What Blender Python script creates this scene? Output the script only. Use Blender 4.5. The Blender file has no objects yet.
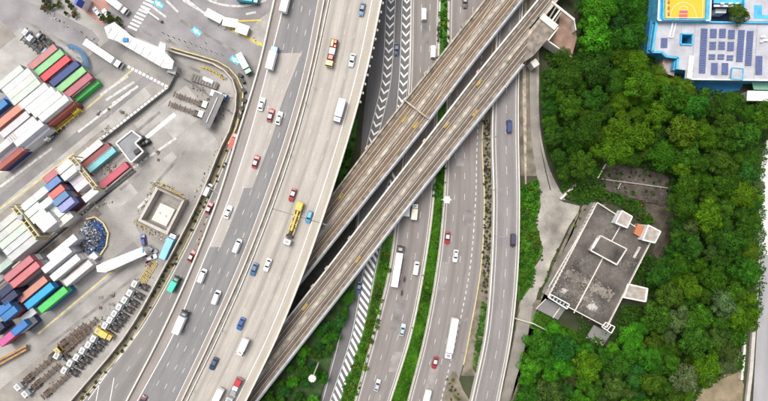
import bpy, math, random
from mathutils import Vector, Matrix, noise as mnoise
R = random.Random(11)
rad = math.radians
scene = bpy.context.scene
COL = scene.collection

# ------------------------------------------------------------------ camera, sky, sun, exposure
CAM_H = 190.0
S = 0.37                                   # metres of ground per photo pixel
cam_d = bpy.data.cameras.new('camera')
cam_d.sensor_width = 36.0
cam_d.lens = 36.0 * CAM_H / (768 * S)
cam_d.clip_start = 1.0
cam_d.clip_end = 2000.0
cam = bpy.data.objects.new('camera', cam_d)
cam.location = (0, 0, CAM_H)
COL.objects.link(cam)
scene.camera = cam

SUN_EL, SUN_AZ = 66.0, 322.0               # azimuth clockwise from +Y: sun from the upper left
world = bpy.data.worlds.new('World')
scene.world = world
world.use_nodes = True
wn = world.node_tree
wn.nodes.clear()
w_out = wn.nodes.new('ShaderNodeOutputWorld')
w_bg = wn.nodes.new('ShaderNodeBackground')
w_sky = wn.nodes.new('ShaderNodeTexSky')
w_sky.sky_type = 'NISHITA'
w_sky.sun_disc = False
w_sky.sun_elevation = rad(SUN_EL)
w_sky.sun_rotation = rad(SUN_AZ)
w_sky.air_density = 0.8
w_sky.dust_density = 5.0
w_sky.ozone_density = 0.6
w_bg.inputs['Strength'].default_value = 0.13
w_hs = wn.nodes.new('ShaderNodeHueSaturation')            # thin cloud: the sky has little colour
w_hs.inputs['Saturation'].default_value = 0.35
wn.links.new(w_sky.outputs['Color'], w_hs.inputs['Color'])
wn.links.new(w_hs.outputs['Color'], w_bg.inputs['Color'])
wn.links.new(w_bg.outputs['Background'], w_out.inputs['Surface'])

sun_d = bpy.data.lights.new('sun', 'SUN')
sun_d.energy = 1.3
sun_d.angle = rad(28.0)
sun_d.color = (1.0, 0.955, 0.88)
sun = bpy.data.objects.new('sun', sun_d)
sv = Vector((math.sin(rad(SUN_AZ)) * math.cos(rad(SUN_EL)), math.cos(rad(SUN_AZ)) * math.cos(rad(SUN_EL)), math.sin(rad(SUN_EL))))
sun.rotation_euler = sv.to_track_quat('Z', 'Y').to_euler()
COL.objects.link(sun)

scene.view_settings.view_transform = 'Standard'
scene.view_settings.look = 'None'
scene.view_settings.gamma = 1.0
scene.view_settings.exposure = 0.68

# ------------------------------------------------------------------ coordinates
def P(px, py, z=0.0):
    k = S * (CAM_H - z) / CAM_H
    return Vector(((px - 384) * k, (200.5 - py) * k, z))

def photo(co):
    k = S * (CAM_H - co[2]) / CAM_H
    return co[0] / k + 384, 200.5 - co[1] / k

def edge(*pts):
    """x as a smooth function of y through the points (x, y) of a line seen on the ground plan."""
    pts = sorted(((y, x) for x, y in pts))
    ys = [p[0] for p in pts]; xs = [p[1] for p in pts]
    n = len(ys)
    d = [(xs[i+1]-xs[i])/(ys[i+1]-ys[i]) for i in range(n-1)]
    m = [d[0]] + [(d[i-1]+d[i])/2 for i in range(1, n-1)] + [d[-1]]
    def f(y):
        if y <= ys[0]: return xs[0] + m[0]*(y-ys[0])
        if y >= ys[-1]: return xs[-1] + m[-1]*(y-ys[-1])
        i = 0
        while y > ys[i+1]: i += 1
        h = ys[i+1]-ys[i]; t = (y-ys[i])/h
        return ((2*t**3-3*t*t+1)*xs[i] + (t**3-2*t*t+t)*h*m[i] + (-2*t**3+3*t*t)*xs[i+1] + (t**3-t*t)*h*m[i+1])
    return f

def off(f, o): return lambda y: f(y) + o
def mix(f, g, t): return lambda y: f(y) * (1-t) + g(y) * t

# ------------------------------------------------------------------ materials
MATS = {}
def mat(name, col=(.5,.5,.5), rough=.7, metal=0.0, var=.0, scale=1.0, bump=0.0, obj_col=False, coat=0.0, fine=0.0, spec=.5, alpha=None):
    """Principled material: base colour (or the object's own colour) broken up by two sizes of noise."""
    if name in MATS: return MATS[name]
    m = bpy.data.materials.new(name); m.use_nodes = True
    nt = m.node_tree; b = nt.nodes['Principled BSDF']
    b.inputs['Roughness'].default_value = rough
    b.inputs['Metallic'].default_value = metal
    b.inputs['Specular IOR Level'].default_value = spec
    if coat: b.inputs['Coat Weight'].default_value = coat; b.inputs['Coat Roughness'].default_value = .08
    if obj_col:
        oi = nt.nodes.new('ShaderNodeObjectInfo'); c = oi.outputs['Color']
    else:
        rgb = nt.nodes.new('ShaderNodeRGB'); rgb.outputs[0].default_value = (*col, 1); c = rgb.outputs[0]
    geo = nt.nodes.new('ShaderNodeNewGeometry')
    def vary(c, sc, amt, detail=4):
        nz = nt.nodes.new('ShaderNodeTexNoise'); nz.inputs['Scale'].default_value = sc; nz.inputs['Detail'].default_value = detail
        nt.links.new(geo.outputs['Position'], nz.inputs['Vector'])
        mr = nt.nodes.new('ShaderNodeMapRange')
        mr.inputs[1].default_value = .3; mr.inputs[2].default_value = .7
        mr.inputs[3].default_value = 1-amt; mr.inputs[4].default_value = 1+amt
        nt.links.new(nz.outputs['Fac'], mr.inputs[0])
        mx = nt.nodes.new('ShaderNodeMix'); mx.data_type = 'RGBA'; mx.blend_type = 'MULTIPLY'
        mx.inputs['Factor'].default_value = 1
        nt.links.new(c, mx.inputs['A']); nt.links.new(mr.outputs[0], mx.inputs['B'])
        return mx.outputs['Result'], nz
    nz = None
    if var: c, nz = vary(c, scale, var)
    if fine: c, nz = vary(c, scale*9+2, fine, 3)
    nt.links.new(c, b.inputs['Base Color'])
    if bump:
        nb = nt.nodes.new('ShaderNodeTexNoise'); nb.inputs['Scale'].default_value = max(scale*6, 1.5); nb.inputs['Detail'].default_value = 5
        nt.links.new(geo.outputs['Position'], nb.inputs['Vector'])
        bp = nt.nodes.new('ShaderNodeBump'); bp.inputs['Strength'].default_value = bump; bp.inputs['Distance'].default_value = .2
        nt.links.new(nb.outputs['Fac'], bp.inputs['Height']); nt.links.new(bp.outputs['Normal'], b.inputs['Normal'])
    MATS[name] = m
    return m

def road_mat(name, col, lanes, streak=.16, joints=0.0, dark=(.05,.048,.046), oil=.45):
    """Road surface. UV: u runs 0..lanes across, v in metres along. Wheel tracks and oil stripes follow the lanes."""
    m = bpy.data.materials.new(name); m.use_nodes = True
    nt = m.node_tree; b = nt.nodes['Principled BSDF']; L = nt.links.new
    b.inputs['Roughness'].default_value = .85
    uv = nt.nodes.new('ShaderNodeUVMap'); geo = nt.nodes.new('ShaderNodeNewGeometry')
    sep = nt.nodes.new('ShaderNodeSeparateXYZ'); L(uv.outputs[0], sep.inputs[0])
    def mth(op, a, bb=None, cc=None):
        n = nt.nodes.new('ShaderNodeMath'); n.operation = op
        for i, v in enumerate((a, bb, cc)):
            if v is None: continue
            if isinstance(v, (int, float)): n.inputs[i].default_value = v
            else: L(v, n.inputs[i])
        return n.outputs[0]
    def noise(sx, sy, sc, det=4):
        mp = nt.nodes.new('ShaderNodeMapping'); mp.inputs['Scale'].default_value = (sx, sy, 1); L(uv.outputs[0], mp.inputs[0])
        n = nt.nodes.new('ShaderNodeTexNoise'); n.inputs['Scale'].default_value = sc; n.inputs['Detail'].default_value = det
        L(mp.outputs[0], n.inputs['Vector']); return n.outputs['Fac']
    # oil stripe at each lane's middle, wheel tracks either side
    fr = mth('FRACT', sep.outputs['X'])
    d = mth('ABSOLUTE', mth('SUBTRACT', fr, .5))
    oilm = mth('SMOOTH_MIN', mth('MAXIMUM', mth('SUBTRACT', 1.0, mth('MULTIPLY', d, 4.2)), 0.0), 1.0, .1)
    n1 = noise(1.6, .012, 1.0, 3)
    n2 = noise(6.0, .02, 1.0, 4)
    oilf = mth('MULTIPLY', mth('MULTIPLY', oilm, n1), oil)
    st = mth('MULTIPLY', mth('SUBTRACT', n2, .5), streak*2.6)
    n3 = noise(.9, .05, 1.5, 5)
    bl = mth('MULTIPLY', mth('SUBTRACT', n3, .5), .5)
    nf = nt.nodes.new('ShaderNodeTexNoise'); nf.inputs['Scale'].default_value = 3.5; nf.inputs['Detail'].default_value = 6; L(geo.outputs['Position'], nf.inputs['Vector'])
    fn = mth('MULTIPLY', mth('SUBTRACT', nf.outputs['Fac'], .5), .35)
    f = mth('ADD', 1.0, mth('ADD', mth('ADD', st, bl), fn))
    if joints:
        jv = mth('FRACT', mth('DIVIDE', sep.outputs['Y'], joints))
        jm = mth('LESS_THAN', jv, .35/joints)
        f = mth('SUBTRACT', f, mth('MULTIPLY', jm, .3))
    mx = nt.nodes.new('ShaderNodeMix'); mx.data_type = 'RGBA'; mx.blend_type = 'MULTIPLY'; mx.inputs['Factor'].default_value = 1
    mx.inputs['A'].default_value = (*col, 1)
    cb = nt.nodes.new('ShaderNodeCombineColor'); [L(f, cb.inputs[i]) for i in range(3)]
    L(cb.outputs[0], mx.inputs['B'])
    m2 = nt.nodes.new('ShaderNodeMix'); m2.data_type = 'RGBA'
    L(oilf, m2.inputs['Factor']); L(mx.outputs['Result'], m2.inputs['A']); m2.inputs['B'].default_value = (*dark, 1)
    L(m2.outputs['Result'], b.inputs['Base Color'])
    MATS[name] = m
    return m

def foliage_mat(name, bright=1.0):
    m = bpy.data.materials.new(name); m.use_nodes = True
    nt = m.node_tree; b = nt.nodes['Principled BSDF']; L = nt.links.new
    b.inputs['Roughness'].default_value = .75; b.inputs['Specular IOR Level'].default_value = .06
    oi = nt.nodes.new('ShaderNodeObjectInfo'); geo = nt.nodes.new('ShaderNodeNewGeometry')
    at = nt.nodes.new('ShaderNodeAttribute'); at.attribute_name = 'tone'
    nz = nt.nodes.new('ShaderNodeTexNoise'); nz.inputs['Scale'].default_value = .35; nz.inputs['Detail'].default_value = 3
    L(geo.outputs['Position'], nz.inputs['Vector'])
    mr = nt.nodes.new('ShaderNodeMapRange'); mr.inputs[1].default_value = .3; mr.inputs[2].default_value = .7
    mr.inputs[3].default_value = .72*bright; mr.inputs[4].default_value = 1.3*bright
    L(nz.outputs['Fac'], mr.inputs[0])
    mu = nt.nodes.new('ShaderNodeMath'); mu.operation = 'MULTIPLY'; L(mr.outputs[0], mu.inputs[0]); L(at.outputs['Fac'], mu.inputs[1])
    mx = nt.nodes.new('ShaderNodeMix'); mx.data_type = 'RGBA'; mx.blend_type = 'MULTIPLY'; mx.inputs['Factor'].default_value = 1
    L(oi.outputs['Color'], mx.inputs['A'])
    cb = nt.nodes.new('ShaderNodeCombineColor'); [L(mu.outputs[0], cb.inputs[i]) for i in range(3)]
    L(cb.outputs[0], mx.inputs['B'])
    n2 = nt.nodes.new('ShaderNodeTexNoise'); n2.inputs['Scale'].default_value = .9; n2.inputs['Detail'].default_value = 4
    L(geo.outputs['Position'], n2.inputs['Vector'])
    r2 = nt.nodes.new('ShaderNodeMapRange'); r2.inputs[1].default_value = .42; r2.inputs[2].default_value = .68; L(n2.outputs['Fac'], r2.inputs[0])
    tint = nt.nodes.new('ShaderNodeMix'); tint.data_type = 'RGBA'; tint.blend_type = 'MULTIPLY'
    L(r2.outputs[0], tint.inputs['Factor']); L(mx.outputs['Result'], tint.inputs['A']); tint.inputs['B'].default_value = (1.28, 1.38, .85, 1)
    mx = tint
    L(mx.outputs['Result'], b.inputs['Base Color'])
    tr = nt.nodes.new('ShaderNodeBsdfTranslucent'); L(mx.outputs['Result'], tr.inputs['Color'])
    ms = nt.nodes.new('ShaderNodeMixShader'); ms.inputs[0].default_value = .25
    L(b.outputs[0], ms.inputs[1]); L(tr.outputs[0], ms.inputs[2])
    L(ms.outputs[0], nt.nodes['Material Output'].inputs['Surface'])
    MATS[name] = m
    return m

M_soil = mat('hillside_soil', (.040,.046,.020), .95, var=.4, scale=.12, fine=.3)
M_dirt = mat('dry_dirt', (.165,.142,.108), .95, var=.45, scale=.3, fine=.35, bump=.3)
M_gravel = mat('pale_gravel', (.295,.272,.24), .95, var=.5, scale=.12, fine=.28, bump=.4)
M_yard = mat('yard_concrete', (.285,.27,.252), .9, var=.34, scale=.075, fine=.16)
M_slab = mat('pale_slab', (.345,.33,.31), .9, var=.2, scale=.2, fine=.15)
M_slab2 = mat('brownish_slab', (.25,.23,.205), .9, var=.2, scale=.2, fine=.12)
M_darkasph = mat('worn_asphalt', (.205,.197,.192), .9, var=.2, scale=.15, fine=.12)
M_access = mat('access_road_asphalt', (.235,.222,.226), .9, var=.26, scale=.11, fine=.14)
M_conc = mat('concrete', (.45,.42,.38), .85, var=.14, scale=.4, fine=.08)
M_concp = mat('pale_parapet', (.58,.545,.49), .8, var=.1, scale=.4)
M_concd = mat('weathered_concrete', (.27,.25,.225), .9, var=.25, scale=.35, fine=.12)
M_white = mat('white_paint', (.72,.72,.71), .7, var=.12, scale=.8)
M_dash = mat('worn_white_paint', (.50,.49,.47), .8, var=.3, scale=.8)
M_whites = mat('white_steel', (.70,.70,.69), .5, var=.12, scale=.5, fine=.08)
M_yellow = mat('yellow_paint', (.62,.44,.05), .7, var=.15, scale=.8)
M_fadedyellow = mat('faded_yellow_paint', (.50,.43,.24), .8, var=.2, scale=.6)
M_steely = mat('yellow_steel', (.58,.42,.07), .5, var=.15, scale=.8)
M_bluepaint = mat('blue_road_paint', (.08,.42,.62), .75, var=.12, scale=.6)
M_rust = mat('rusty_steel', (.12,.08,.06), .8, var=.3, scale=.8)
M_rail = mat('rail_steel', (.46,.39,.32), .6, .0, var=.2, scale=.6)
M_ballast = mat('track_ballast', (.135,.11,.09), .95, var=.22, scale=.3, fine=.3, bump=.5)
M_ballastb = mat('rusty_ballast', (.22,.16,.105), .95, var=.25, scale=.3, fine=.3, bump=.5)
M_plinth = mat('track_plinth', (.20,.17,.14), .9, var=.45, scale=.5, fine=.15)
M_walk = mat('walkway_slabs', (.36,.31,.25), .9, var=.45, scale=.5, fine=.1)
M_black = mat('black_steel', (.025,.025,.028), .6, var=.2, scale=1.0)
M_rubber = mat('rubber', (.02,.02,.02), .9)
M_glass = mat('dark_glass', (.02,.03,.035), .08, spec=.6)
M_lamp = mat('headlight_glass', (.7,.7,.68), .15)
M_red = mat('tail_light', (.35,.02,.02), .3)
M_paint = mat('vehicle_paint', obj_col=True, rough=.35, coat=.4, var=.03, scale=1.0)
M_box = mat('container_paint', obj_col=True, rough=.55, var=.09, scale=.35, fine=.05)
M_grey = mat('grey_steel', (.30,.31,.32), .5, .3, var=.1, scale=1)
M_roofdark = mat('stained_roof_screed', (.088,.077,.067), .92, var=.7, scale=.12, fine=.28)
M_roofpale = mat('pale_roof', (.395,.395,.43), .85, var=.2, scale=.22, fine=.1)
M_bluew = mat('blue_wall_paint', (.07,.37,.60), .8, var=.22, scale=.5, fine=.1)
M_blued = mat('deep_blue_wall_paint', (.03,.20,.42), .7, var=.08, scale=.4)
M_court = mat('yellow_court', (.60,.39,.025), .75, var=.05, scale=.3)
M_courtred = mat('red_court', (.50,.12,.07), .75, var=.05, scale=.3)
M_navy = mat('navy_floor', (.01,.02,.07), .7, var=.1)
M_solar = mat('solar_cell', (.075,.105,.25), .22, var=.1, scale=.8)
M_sleeper = mat('dark_sleeper', (.12,.094,.074), .95, var=.4, scale=.4)
M_trunk = mat('bark', (.09,.07,.05), .95, var=.25, scale=2)
M_orange = mat('orange_roof_paint', (.38,.15,.07), .85, var=.15, scale=.5)
M_bluepipe = mat('blue_hose', (.03,.16,.34), .5)
M_green = mat('green_roof', (.20,.42,.30), .8, var=.1)
M_grassb = mat('grass_base', (.05,.13,.02), .95, var=.35, scale=.35, fine=.3)
M_leaf = foliage_mat('foliage')
M_grass = foliage_mat('grass_blades', 1.0)

RD_beige = road_mat('highway_concrete', (.375,.343,.305), 4, .20, 0, dark=(.12,.108,.096), oil=.7)
RD_grey = road_mat('highway_asphalt', (.195,.19,.188), 4, .17, 0, dark=(.10,.10,.10), oil=.4)
RD_patch = road_mat('highway_new_concrete', (.37,.34,.312), 2, .12, 0, dark=(.2,.18,.16), oil=.3)
RD_shoulder = road_mat('shoulder_asphalt', (.27,.24,.22), 1, .16, 0, dark=(.12,.11,.1), oil=.3)
RD_mid = road_mat('warm_asphalt', (.212,.190,.178), 3, .16, 0, dark=(.09,.08,.08), oil=.5)
RD_chev = road_mat('dark_asphalt', (.13,.125,.125), 1, .12, 0, dark=(.06,.06,.06), oil=.35)
RD_side = road_mat('side_asphalt', (.215,.200,.194), 2, .16, 0, dark=(.09,.085,.085), oil=.5)
RD_slip = road_mat('slip_asphalt', (.215,.203,.195), 2, .14, 0, dark=(.1,.095,.09), oil=.4)
RD_tracka = road_mat('rusty_track_bed', (.225,.150,.088), 7, .75, 0, dark=(.05,.04,.032), oil=.9)
RD_trackb = road_mat('brown_track_bed', (.14,.112,.09), 7, .7, 0, dark=(.045,.038,.033), oil=.9)
RD_right = road_mat('right_asphalt', (.30,.29,.30), 2, .1, 0, dark=(.12,.12,.12), oil=.35)

# ------------------------------------------------------------------ mesh builder
class MB:
    def __init__(s): s.v = []; s.f = []; s.m = []; s.mats = []; s.uv = None; s.tone = None
    def mi(s, m):
        if m not in s.mats: s.mats.append(m)
        return s.mats.index(m)
    def face(s, pts, m):
        b = len(s.v); s.v += [tuple(p) for p in pts]; s.f.append(tuple(range(b, b+len(pts)))); s.m.append(s.mi(m))
    def hexa(s, lo, hi, m, cap=True):
        """prism between two rings of equal length (counter-clockwise seen from above)"""
        n = len(lo); b = len(s.v); s.v += [tuple(p) for p in lo] + [tuple(p) for p in hi]; k = s.mi(m)
        for i in range(n):
            j = (i+1) % n
            s.f.append((b+i, b+j, b+n+j, b+n+i)); s.m.append(k)
        if cap:
            s.f.append(tuple(b+n+i for i in range(n))); s.m.append(k)
            s.f.append(tuple(b+n-1-i for i in range(n))); s.m.append(k)
    def box(s, x0, x1, y0, y1, z0, z1, m, c=0.0, T=None):
        def r(i, z): return [(x0+i, y0+i, z), (x1-i, y0+i, z), (x1-i, y1-i, z), (x0+i, y1-i, z)]
        rings = [r(0, z0)] + ([r(0, z1-c), r(c, z1)] if c else [r(0, z1)])
        b = len(s.v); k = s.mi(m)
        for rg in rings: s.v += [tuple(T @ Vector(p)) if T else p for p in rg]
        for q in range(len(rings)-1):
            o = b+q*4
            for i in range(4):
                j = (i+1) % 4; s.f.append((o+i, o+j, o+4+j, o+4+i)); s.m.append(k)
        o = b+(len(rings)-1)*4
        s.f.append((o, o+1, o+2, o+3)); s.m.append(k); s.f.append((b+3, b+2, b+1, b)); s.m.append(k)
    def cyl(s, p0, p1, r0, m, n=8, r1=None):
        p0 = Vector(p0); p1 = Vector(p1); a = (p1-p0).normalized(); r1 = r0 if r1 is None else r1
        u = a.orthogonal().normalized(); w = a.cross(u)
        ring = lambda p, r: [p + (u*math.cos(2*math.pi*i/n) + w*math.sin(2*math.pi*i/n))*r for i in range(n)]
        s.hexa(ring(p0, r0), ring(p1, r1), m)
    def beam(s, p0, p1, w, h, m):
        """straight box beam from p0 to p1 (tops at the given z), w wide, h deep"""
        p0 = Vector(p0); p1 = Vector(p1); d = (p1-p0); d2 = Vector((d.x, d.y, 0)).normalized(); n = Vector((-d2.y, d2.x, 0))*w/2; dn = Vector((0, 0, h))
        lo = [p0-n-dn, p1-n-dn, p1+n-dn, p0+n-dn]; hi = [p0-n, p1-n, p1+n, p0+n]
        s.hexa(lo, hi, m)
    def mesh(s, name):
        me = bpy.data.meshes.new(name); me.from_pydata([tuple(v) for v in s.v], [], s.f)
        for m in s.mats: me.materials.append(m)
        me.polygons.foreach_set('material_index', s.m)
        if s.uv:
            l = me.uv_layers.new(name='UVMap')
            for i, lp in enumerate(me.loops): l.data[i].uv = s.uv.get(lp.vertex_index, (0, 0))
        if s.tone:
            a = me.attributes.new('tone', 'FLOAT', 'FACE'); a.data.foreach_set('value', s.tone)
        me.update()
        return me
    def build(s, name, parent=None, loc=None, kind=None):
        return link(name, s.mesh(name), parent, loc, kind)

def link(name, me, parent=None, loc=None, kind=None):
    o = bpy.data.objects.new(name, me); COL.objects.link(o)
    if parent is not None: o.parent = parent
    if loc is not None: o.location = loc
    if kind: o['kind'] = kind
    return o

THINGS = []
def tag(o, label, cat, group=None, ord_ok=True):
    o['label'] = label; o['category'] = cat
    if group: o['group'] = group
    THINGS.append(o)
    return o

def thing(name, loc, label, cat, group=None, rz=0.0):
    o = bpy.data.objects.new(name, None); COL.objects.link(o)
    o.empty_display_size = .3; o.location = loc; o.rotation_euler = (0, 0, rz)
    return tag(o, label, cat, group)

def poly_px(pts, z): return [P(x, y, z) for x, y in pts]
def ccw(pts):
    a = sum(pts[i].x*pts[(i+1) % len(pts)].y - pts[(i+1) % len(pts)].x*pts[i].y for i in range(len(pts)))
    return pts if a > 0 else pts[::-1]

def sheet(name, pts, z, m, kind='structure', parent=None, thick=0.0):
    mb = MB(); r = ccw(poly_px(pts, z))
    if thick: mb.hexa([p - Vector((0, 0, thick)) for p in r], r, m)
    else: mb.face(r, m)
    return mb.build(name, parent, kind=kind)

def strip(name, fl, fr, z, y0, y1, m, lanes=1, thick=0.0, kind='structure', parent=None, dy=6.0, side=None):
    n = max(2, int((y1-y0)/dy)); mb = MB(); mb.uv = {}; k = mb.mi(m); v = 0.0; prev = None
    cols = max(1, lanes) * 2
    ringL = []; ringR = []
    for i in range(n+1):
        y = y0 + (y1-y0)*i/n; a = P(fl(y), y, z); b = P(fr(y), y, z); c = (a+b)/2
        if prev is not None: v += (c-prev).length
        prev = c
        for j in range(cols+1):
            t = j/cols; mb.uv[len(mb.v)] = (t*lanes, v); mb.v.append(tuple(a.lerp(b, t)))
        ringL.append(a); ringR.append(b)
    W = cols+1
    for i in range(n):
        for j in range(cols):
            q = i*W+j; mb.f.append((q, q+W, q+W+1, q+1)); mb.m.append(k)
    if thick:
        ks = mb.mi(side or M_concd)
        b = len(mb.v); dn = Vector((0, 0, thick)); inn = 0.0
        for a, c in zip(ringL, ringR):
            d = (c-a)*.16
            mb.v += [tuple(a), tuple(a-Vector((0, 0, .5))), tuple(a+d-dn), tuple(c-d-dn), tuple(c-Vector((0, 0, .5))), tuple(c)]
        for i in range(n):
            for j in range(5):
                q = b+i*6+j; mb.f.append((q, q+1, q+7, q+6)); mb.m.append(ks)
    return mb.build(name, parent, kind=kind)

def along(name, f, w0, w1, z0, z1, y0, y1, m, parent=None, dy=6.0, kind=None, zref=None):
    """kerb / wall / rail following the line f; w0..w1 metres across (positive = photo right)"""
    mb = MB(); k = mb.mi(m); n = max(2, int((y1-y0)/dy)); zr = z1 if zref is None else zref
    cs = [P(f(y0+(y1-y0)*i/n), y0+(y1-y0)*i/n, zr) for i in range(n+1)]
    for i, c in enumerate(cs):
        d = (cs[min(i+1, n)]-cs[max(i-1, 0)]).normalized(); nr = Vector((-d.y, d.x, 0))
        if nr.x < 0: nr = -nr
        a = c+nr*w0; b = c+nr*w1
        mb.v += [(a.x, a.y, z0), (a.x, a.y, z1), (b.x, b.y, z1), (b.x, b.y, z0)]
    for i in range(n):
        for j in range(4):
            q = i*4+j; q2 = i*4+(j+1) % 4
            mb.f.append((q, q2, q2+4, q+4)); mb.m.append(k)
    mb.f.append((0, 3, 2, 1)); mb.m.append(k); q = n*4; mb.f.append((q, q+1, q+2, q+3)); mb.m.append(k)
    return mb.build(name, parent, kind=kind)

def dashes(name, lines, z, y0, y1, parent, length=2.2, gap=5.5, w=.16, m=None):
    """lane dashes along several lines, joined: too small to pick apart"""
    mb = MB(); m = m or M_dash
    for f, ph in lines:
        y = y0 + ph
        while y < y1:
            a = P(f(y), y, z); b = P(f(y+1), y+1, z); d = (b-a).normalized(); nr = Vector((-d.y, d.x, 0))*w/2
            e = a+d*length; mb.face(ccw([a-nr, e-nr, e+nr, a+nr]), m)
            y += (length+gap)/(b-a).length
    return mb.build(name, parent, kind='stuff')

def lines_px(name, segs, z, w, m, parent=None, kind='stuff'):
    mb = MB()
    for i, (x0, y0, x1, y1) in enumerate(segs):
        a = P(x0, y0, z+i*.0006); b = P(x1, y1, z+i*.0006); d = (b-a).normalized(); nr = Vector((-d.y, d.x, 0))*w/2
        mb.face(ccw([a-nr, b-nr, b+nr, a+nr]), m)
    return mb.build(name, parent, kind=kind)

Y0, Y1 = -100, 500

# ================================================================== GROUND
g = MB(); E = 900
g.face([(-E, -E, -.06), (E, -E, -.06), (E, E, -.06), (-E, E, -.06)], M_soil); g.build('ground', kind='structure')

# line work read off the photograph, each at its own height
ZV = 15.0      # highway viaduct
ZR = 8.0       # rail viaducts
ZC = 2.4       # side road on its embankment
L1 = edge((274,0),(258.5,67),(238,134),(217,201),(191,268),(160.5,335),(128,398))
L2 = edge((285,0),(268,67),(250,134),(228,201),(200.5,268),(173,335),(138,400))
ML = edge((324,0),(310.5,67),(292,134),(269,201),(243,268),(213,335),(182,400))
MR = edge((328.5,0),(314,67),(296.5,134),(274,201),(248,268),(218.5,335),(187,400))
HR = edge((381.5,0),(367.5,67),(349.5,134),(328.5,201),(305,268),(278,335),(256,381),(246,401))
WALL = edge((250,75),(240,95),(226,134),(199,201),(164.5,268),(126,335),(72,400))

# ------------------------------------------------ yard pavement and access road
yr = edge((292,0),(276,67),(256,134),(232,201),(205,268),(176,335),(146,401))
strip('yard_pavement', lambda y: -140, yr, 0.0, Y0, Y1, M_yard, 6, dy=12)
sheet('access_road', [(96,-40),(300,-40),(283,0),(268,70),(252,112),(240,98),(232,76),(214,66),(166,50),(128,32),(112,22),(88,0)], .006, M_access)
sheet('access_road', [(-20,0),(-20,-40),(30,-40),(24,0),(60,14),(92,30),(100,40),(86,54),(60,44),(34,26),(10,30)], .007, M_access)
def uvpoly(cx, cy, lu, lv, ang=39.5):
    ca, sa = math.cos(rad(ang)), math.sin(rad(ang))
    return [(cx+u*ca+v*sa, cy-u*sa+v*ca) for u, v in ((-lu,-lv),(lu,-lv),(lu,lv),(-lu,lv))]
for i, (cx, cy, lu, lv, mt, zz) in enumerate([
    (12,58,26,18,M_slab,.008), (-6,44,22,8,M_slab2,.010), (60,158,110,10,M_slab,.008), (66,146,110,4.5,M_darkasph,.010),(46,181,76,4,M_slab2,.012),
    (60,228,62,5.5,M_slab2,.008), (75,296,80,5.0,M_darkasph,.008), (180,112,22,17,M_slab,.012), (205,140,9,7,M_slab,.014),
    (100,60,30,10,M_darkasph,.009), (170,158,6,4,M_slab,.016),(120,196,16,9,M_slab,.008),(150,120,15,7,M_slab,.009),(40,380,60,18,M_slab2,.008),(158,128,22,2,M_white,.018)]):
    sheet('concrete_slab', uvpoly(cx, cy, lu, lv), .0075+i*.0007, mt)
lines_px('yard_lines', [(0,209,74,153),(38,334,128,258),(67,125,132,70),(0,279,-20,296)], .032, .7, M_fadedyellow, kind='structure')
lines_px('yard_lines', [(78,132,130,92),(0,187,52,148),(0,172,60,126),(106,100,134,82),(112,104,138,86),(100,95,128,76),(130,170,176,138),(138,208,150,196)], .036, .9, M_dash, kind='structure')
mb = MB()                                   # dashed walkway edging
for (x0,y0,x1,y1,n) in [(127,66,168,87,11),(168,87,92,146,22)]:
    for i in range(n):
        t = (i+.5)/n; a = P(x0+(x1-x0)*t, y0+(y1-y0)*t, .045); d = (P(x1,y1)-P(x0,y0)).normalized(); nr = Vector((-d.y, d.x, 0))
        mb.face(ccw([a-d*.55-nr*.5, a+d*.55-nr*.5, a+d*.55+nr*.5, a-d*.55+nr*.5]), M_white)
mb.build('walkway_dashes', kind='structure')
mb = MB()                                   # zebra crossing on the access road
for i in range(9):
    x, y = 128+i*0+ (i*2.15), 27-i*3.4
    a = P(x-0.5, y, .045); d = Vector((.84, -.54*-1, 0)).normalized()
    d = (P(137, 31)-P(128, 27)).normalized(); w = (P(128+2.15, 27-3.4)-P(128, 27)).normalized()
    mb.face(ccw([a, a+d*3.6, a+d*3.6+w*.75, a+w*.75]), M_white)
mb.build('zebra_crossing', kind='structure')
lines_px('access_road_lines', [(183,0,192,5.5),(192,5.5,200,10),(200,10,207,15),(204,-3,211,1),(211,1,220,4),(220,4,230,5.8),(230,5.8,242,6),(242,6,254,4),(254,4,266,0),(246,14,256,12),(150,5,166,17),(166,0,178,12),(205,-4,217,0),(182,-4,208,16),(208,16,222,24)], .038, .8, M_dash, kind='structure')
M_tyre = mat('tyre_darkened_concrete', (.215,.203,.193), .9, var=.35, scale=.2, fine=.2)
lines_px('wear_track', [(20,214,150,107),(30,220,160,112),(44,222,140,143),(0,170,60,121),(6,178,66,129),(60,320,132,262),(40,352,120,290),(70,330,140,272),(150,190,186,150),(120,190,150,165),(20,18,70,46),(130,40,200,72),(140,30,215,60),(180,20,236,52)], .0200, 1.1, M_tyre, kind='structure')
# blue slow arrows
for (x, y, a) in [(158.5,4,-35),(196.5,31.5,-38),(235,60,-35)]:
    ar = bpy.data.objects.new('painted_arrow', None)
    c = P(x, y, .05); mb = MB(); T = Matrix.Translation(c) @ Matrix.Rotation(rad(a), 4, 'Z')
    mb.face([T @ Vector(p) for p in ((-1.9,-1.1,0),(1.9,-1.1,0),(1.9,1.1,0),(-1.9,1.1,0))], M_bluepaint)
    mb.face([T @ Vector(p) for p in ((-1.7,.5,.004),(-.6,-.15,.004),(-.6,.15+.2,.004))], M_white)
    mb.face([T @ Vector(p) for p in ((-1.6,-.0,.005),(.2,-.9,.005),(.2,.9,.005))], M_white)
    mb.face([T @ Vector(p) for p in ((.2,-.28,.005),(1.7,-.28,.005),(1.7,.28,.005),(.2,.28,.005))], M_white)
    mb.build('painted_arrow', kind='structure')
# traffic island with hatching at the top
sheet('traffic_island', [(206,16),(222,22),(252,28),(258,20),(272,10),(264,44),(258,46),(236,34),(222,28)], .10, M_slab, thick=.12)
lines_px('island_kerb_paint', [(222,24,263,46),(232,30,262,44),(238,21,262,20),(205,14,222,24)], .11, .55, M_yellow, kind='structure')

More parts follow.
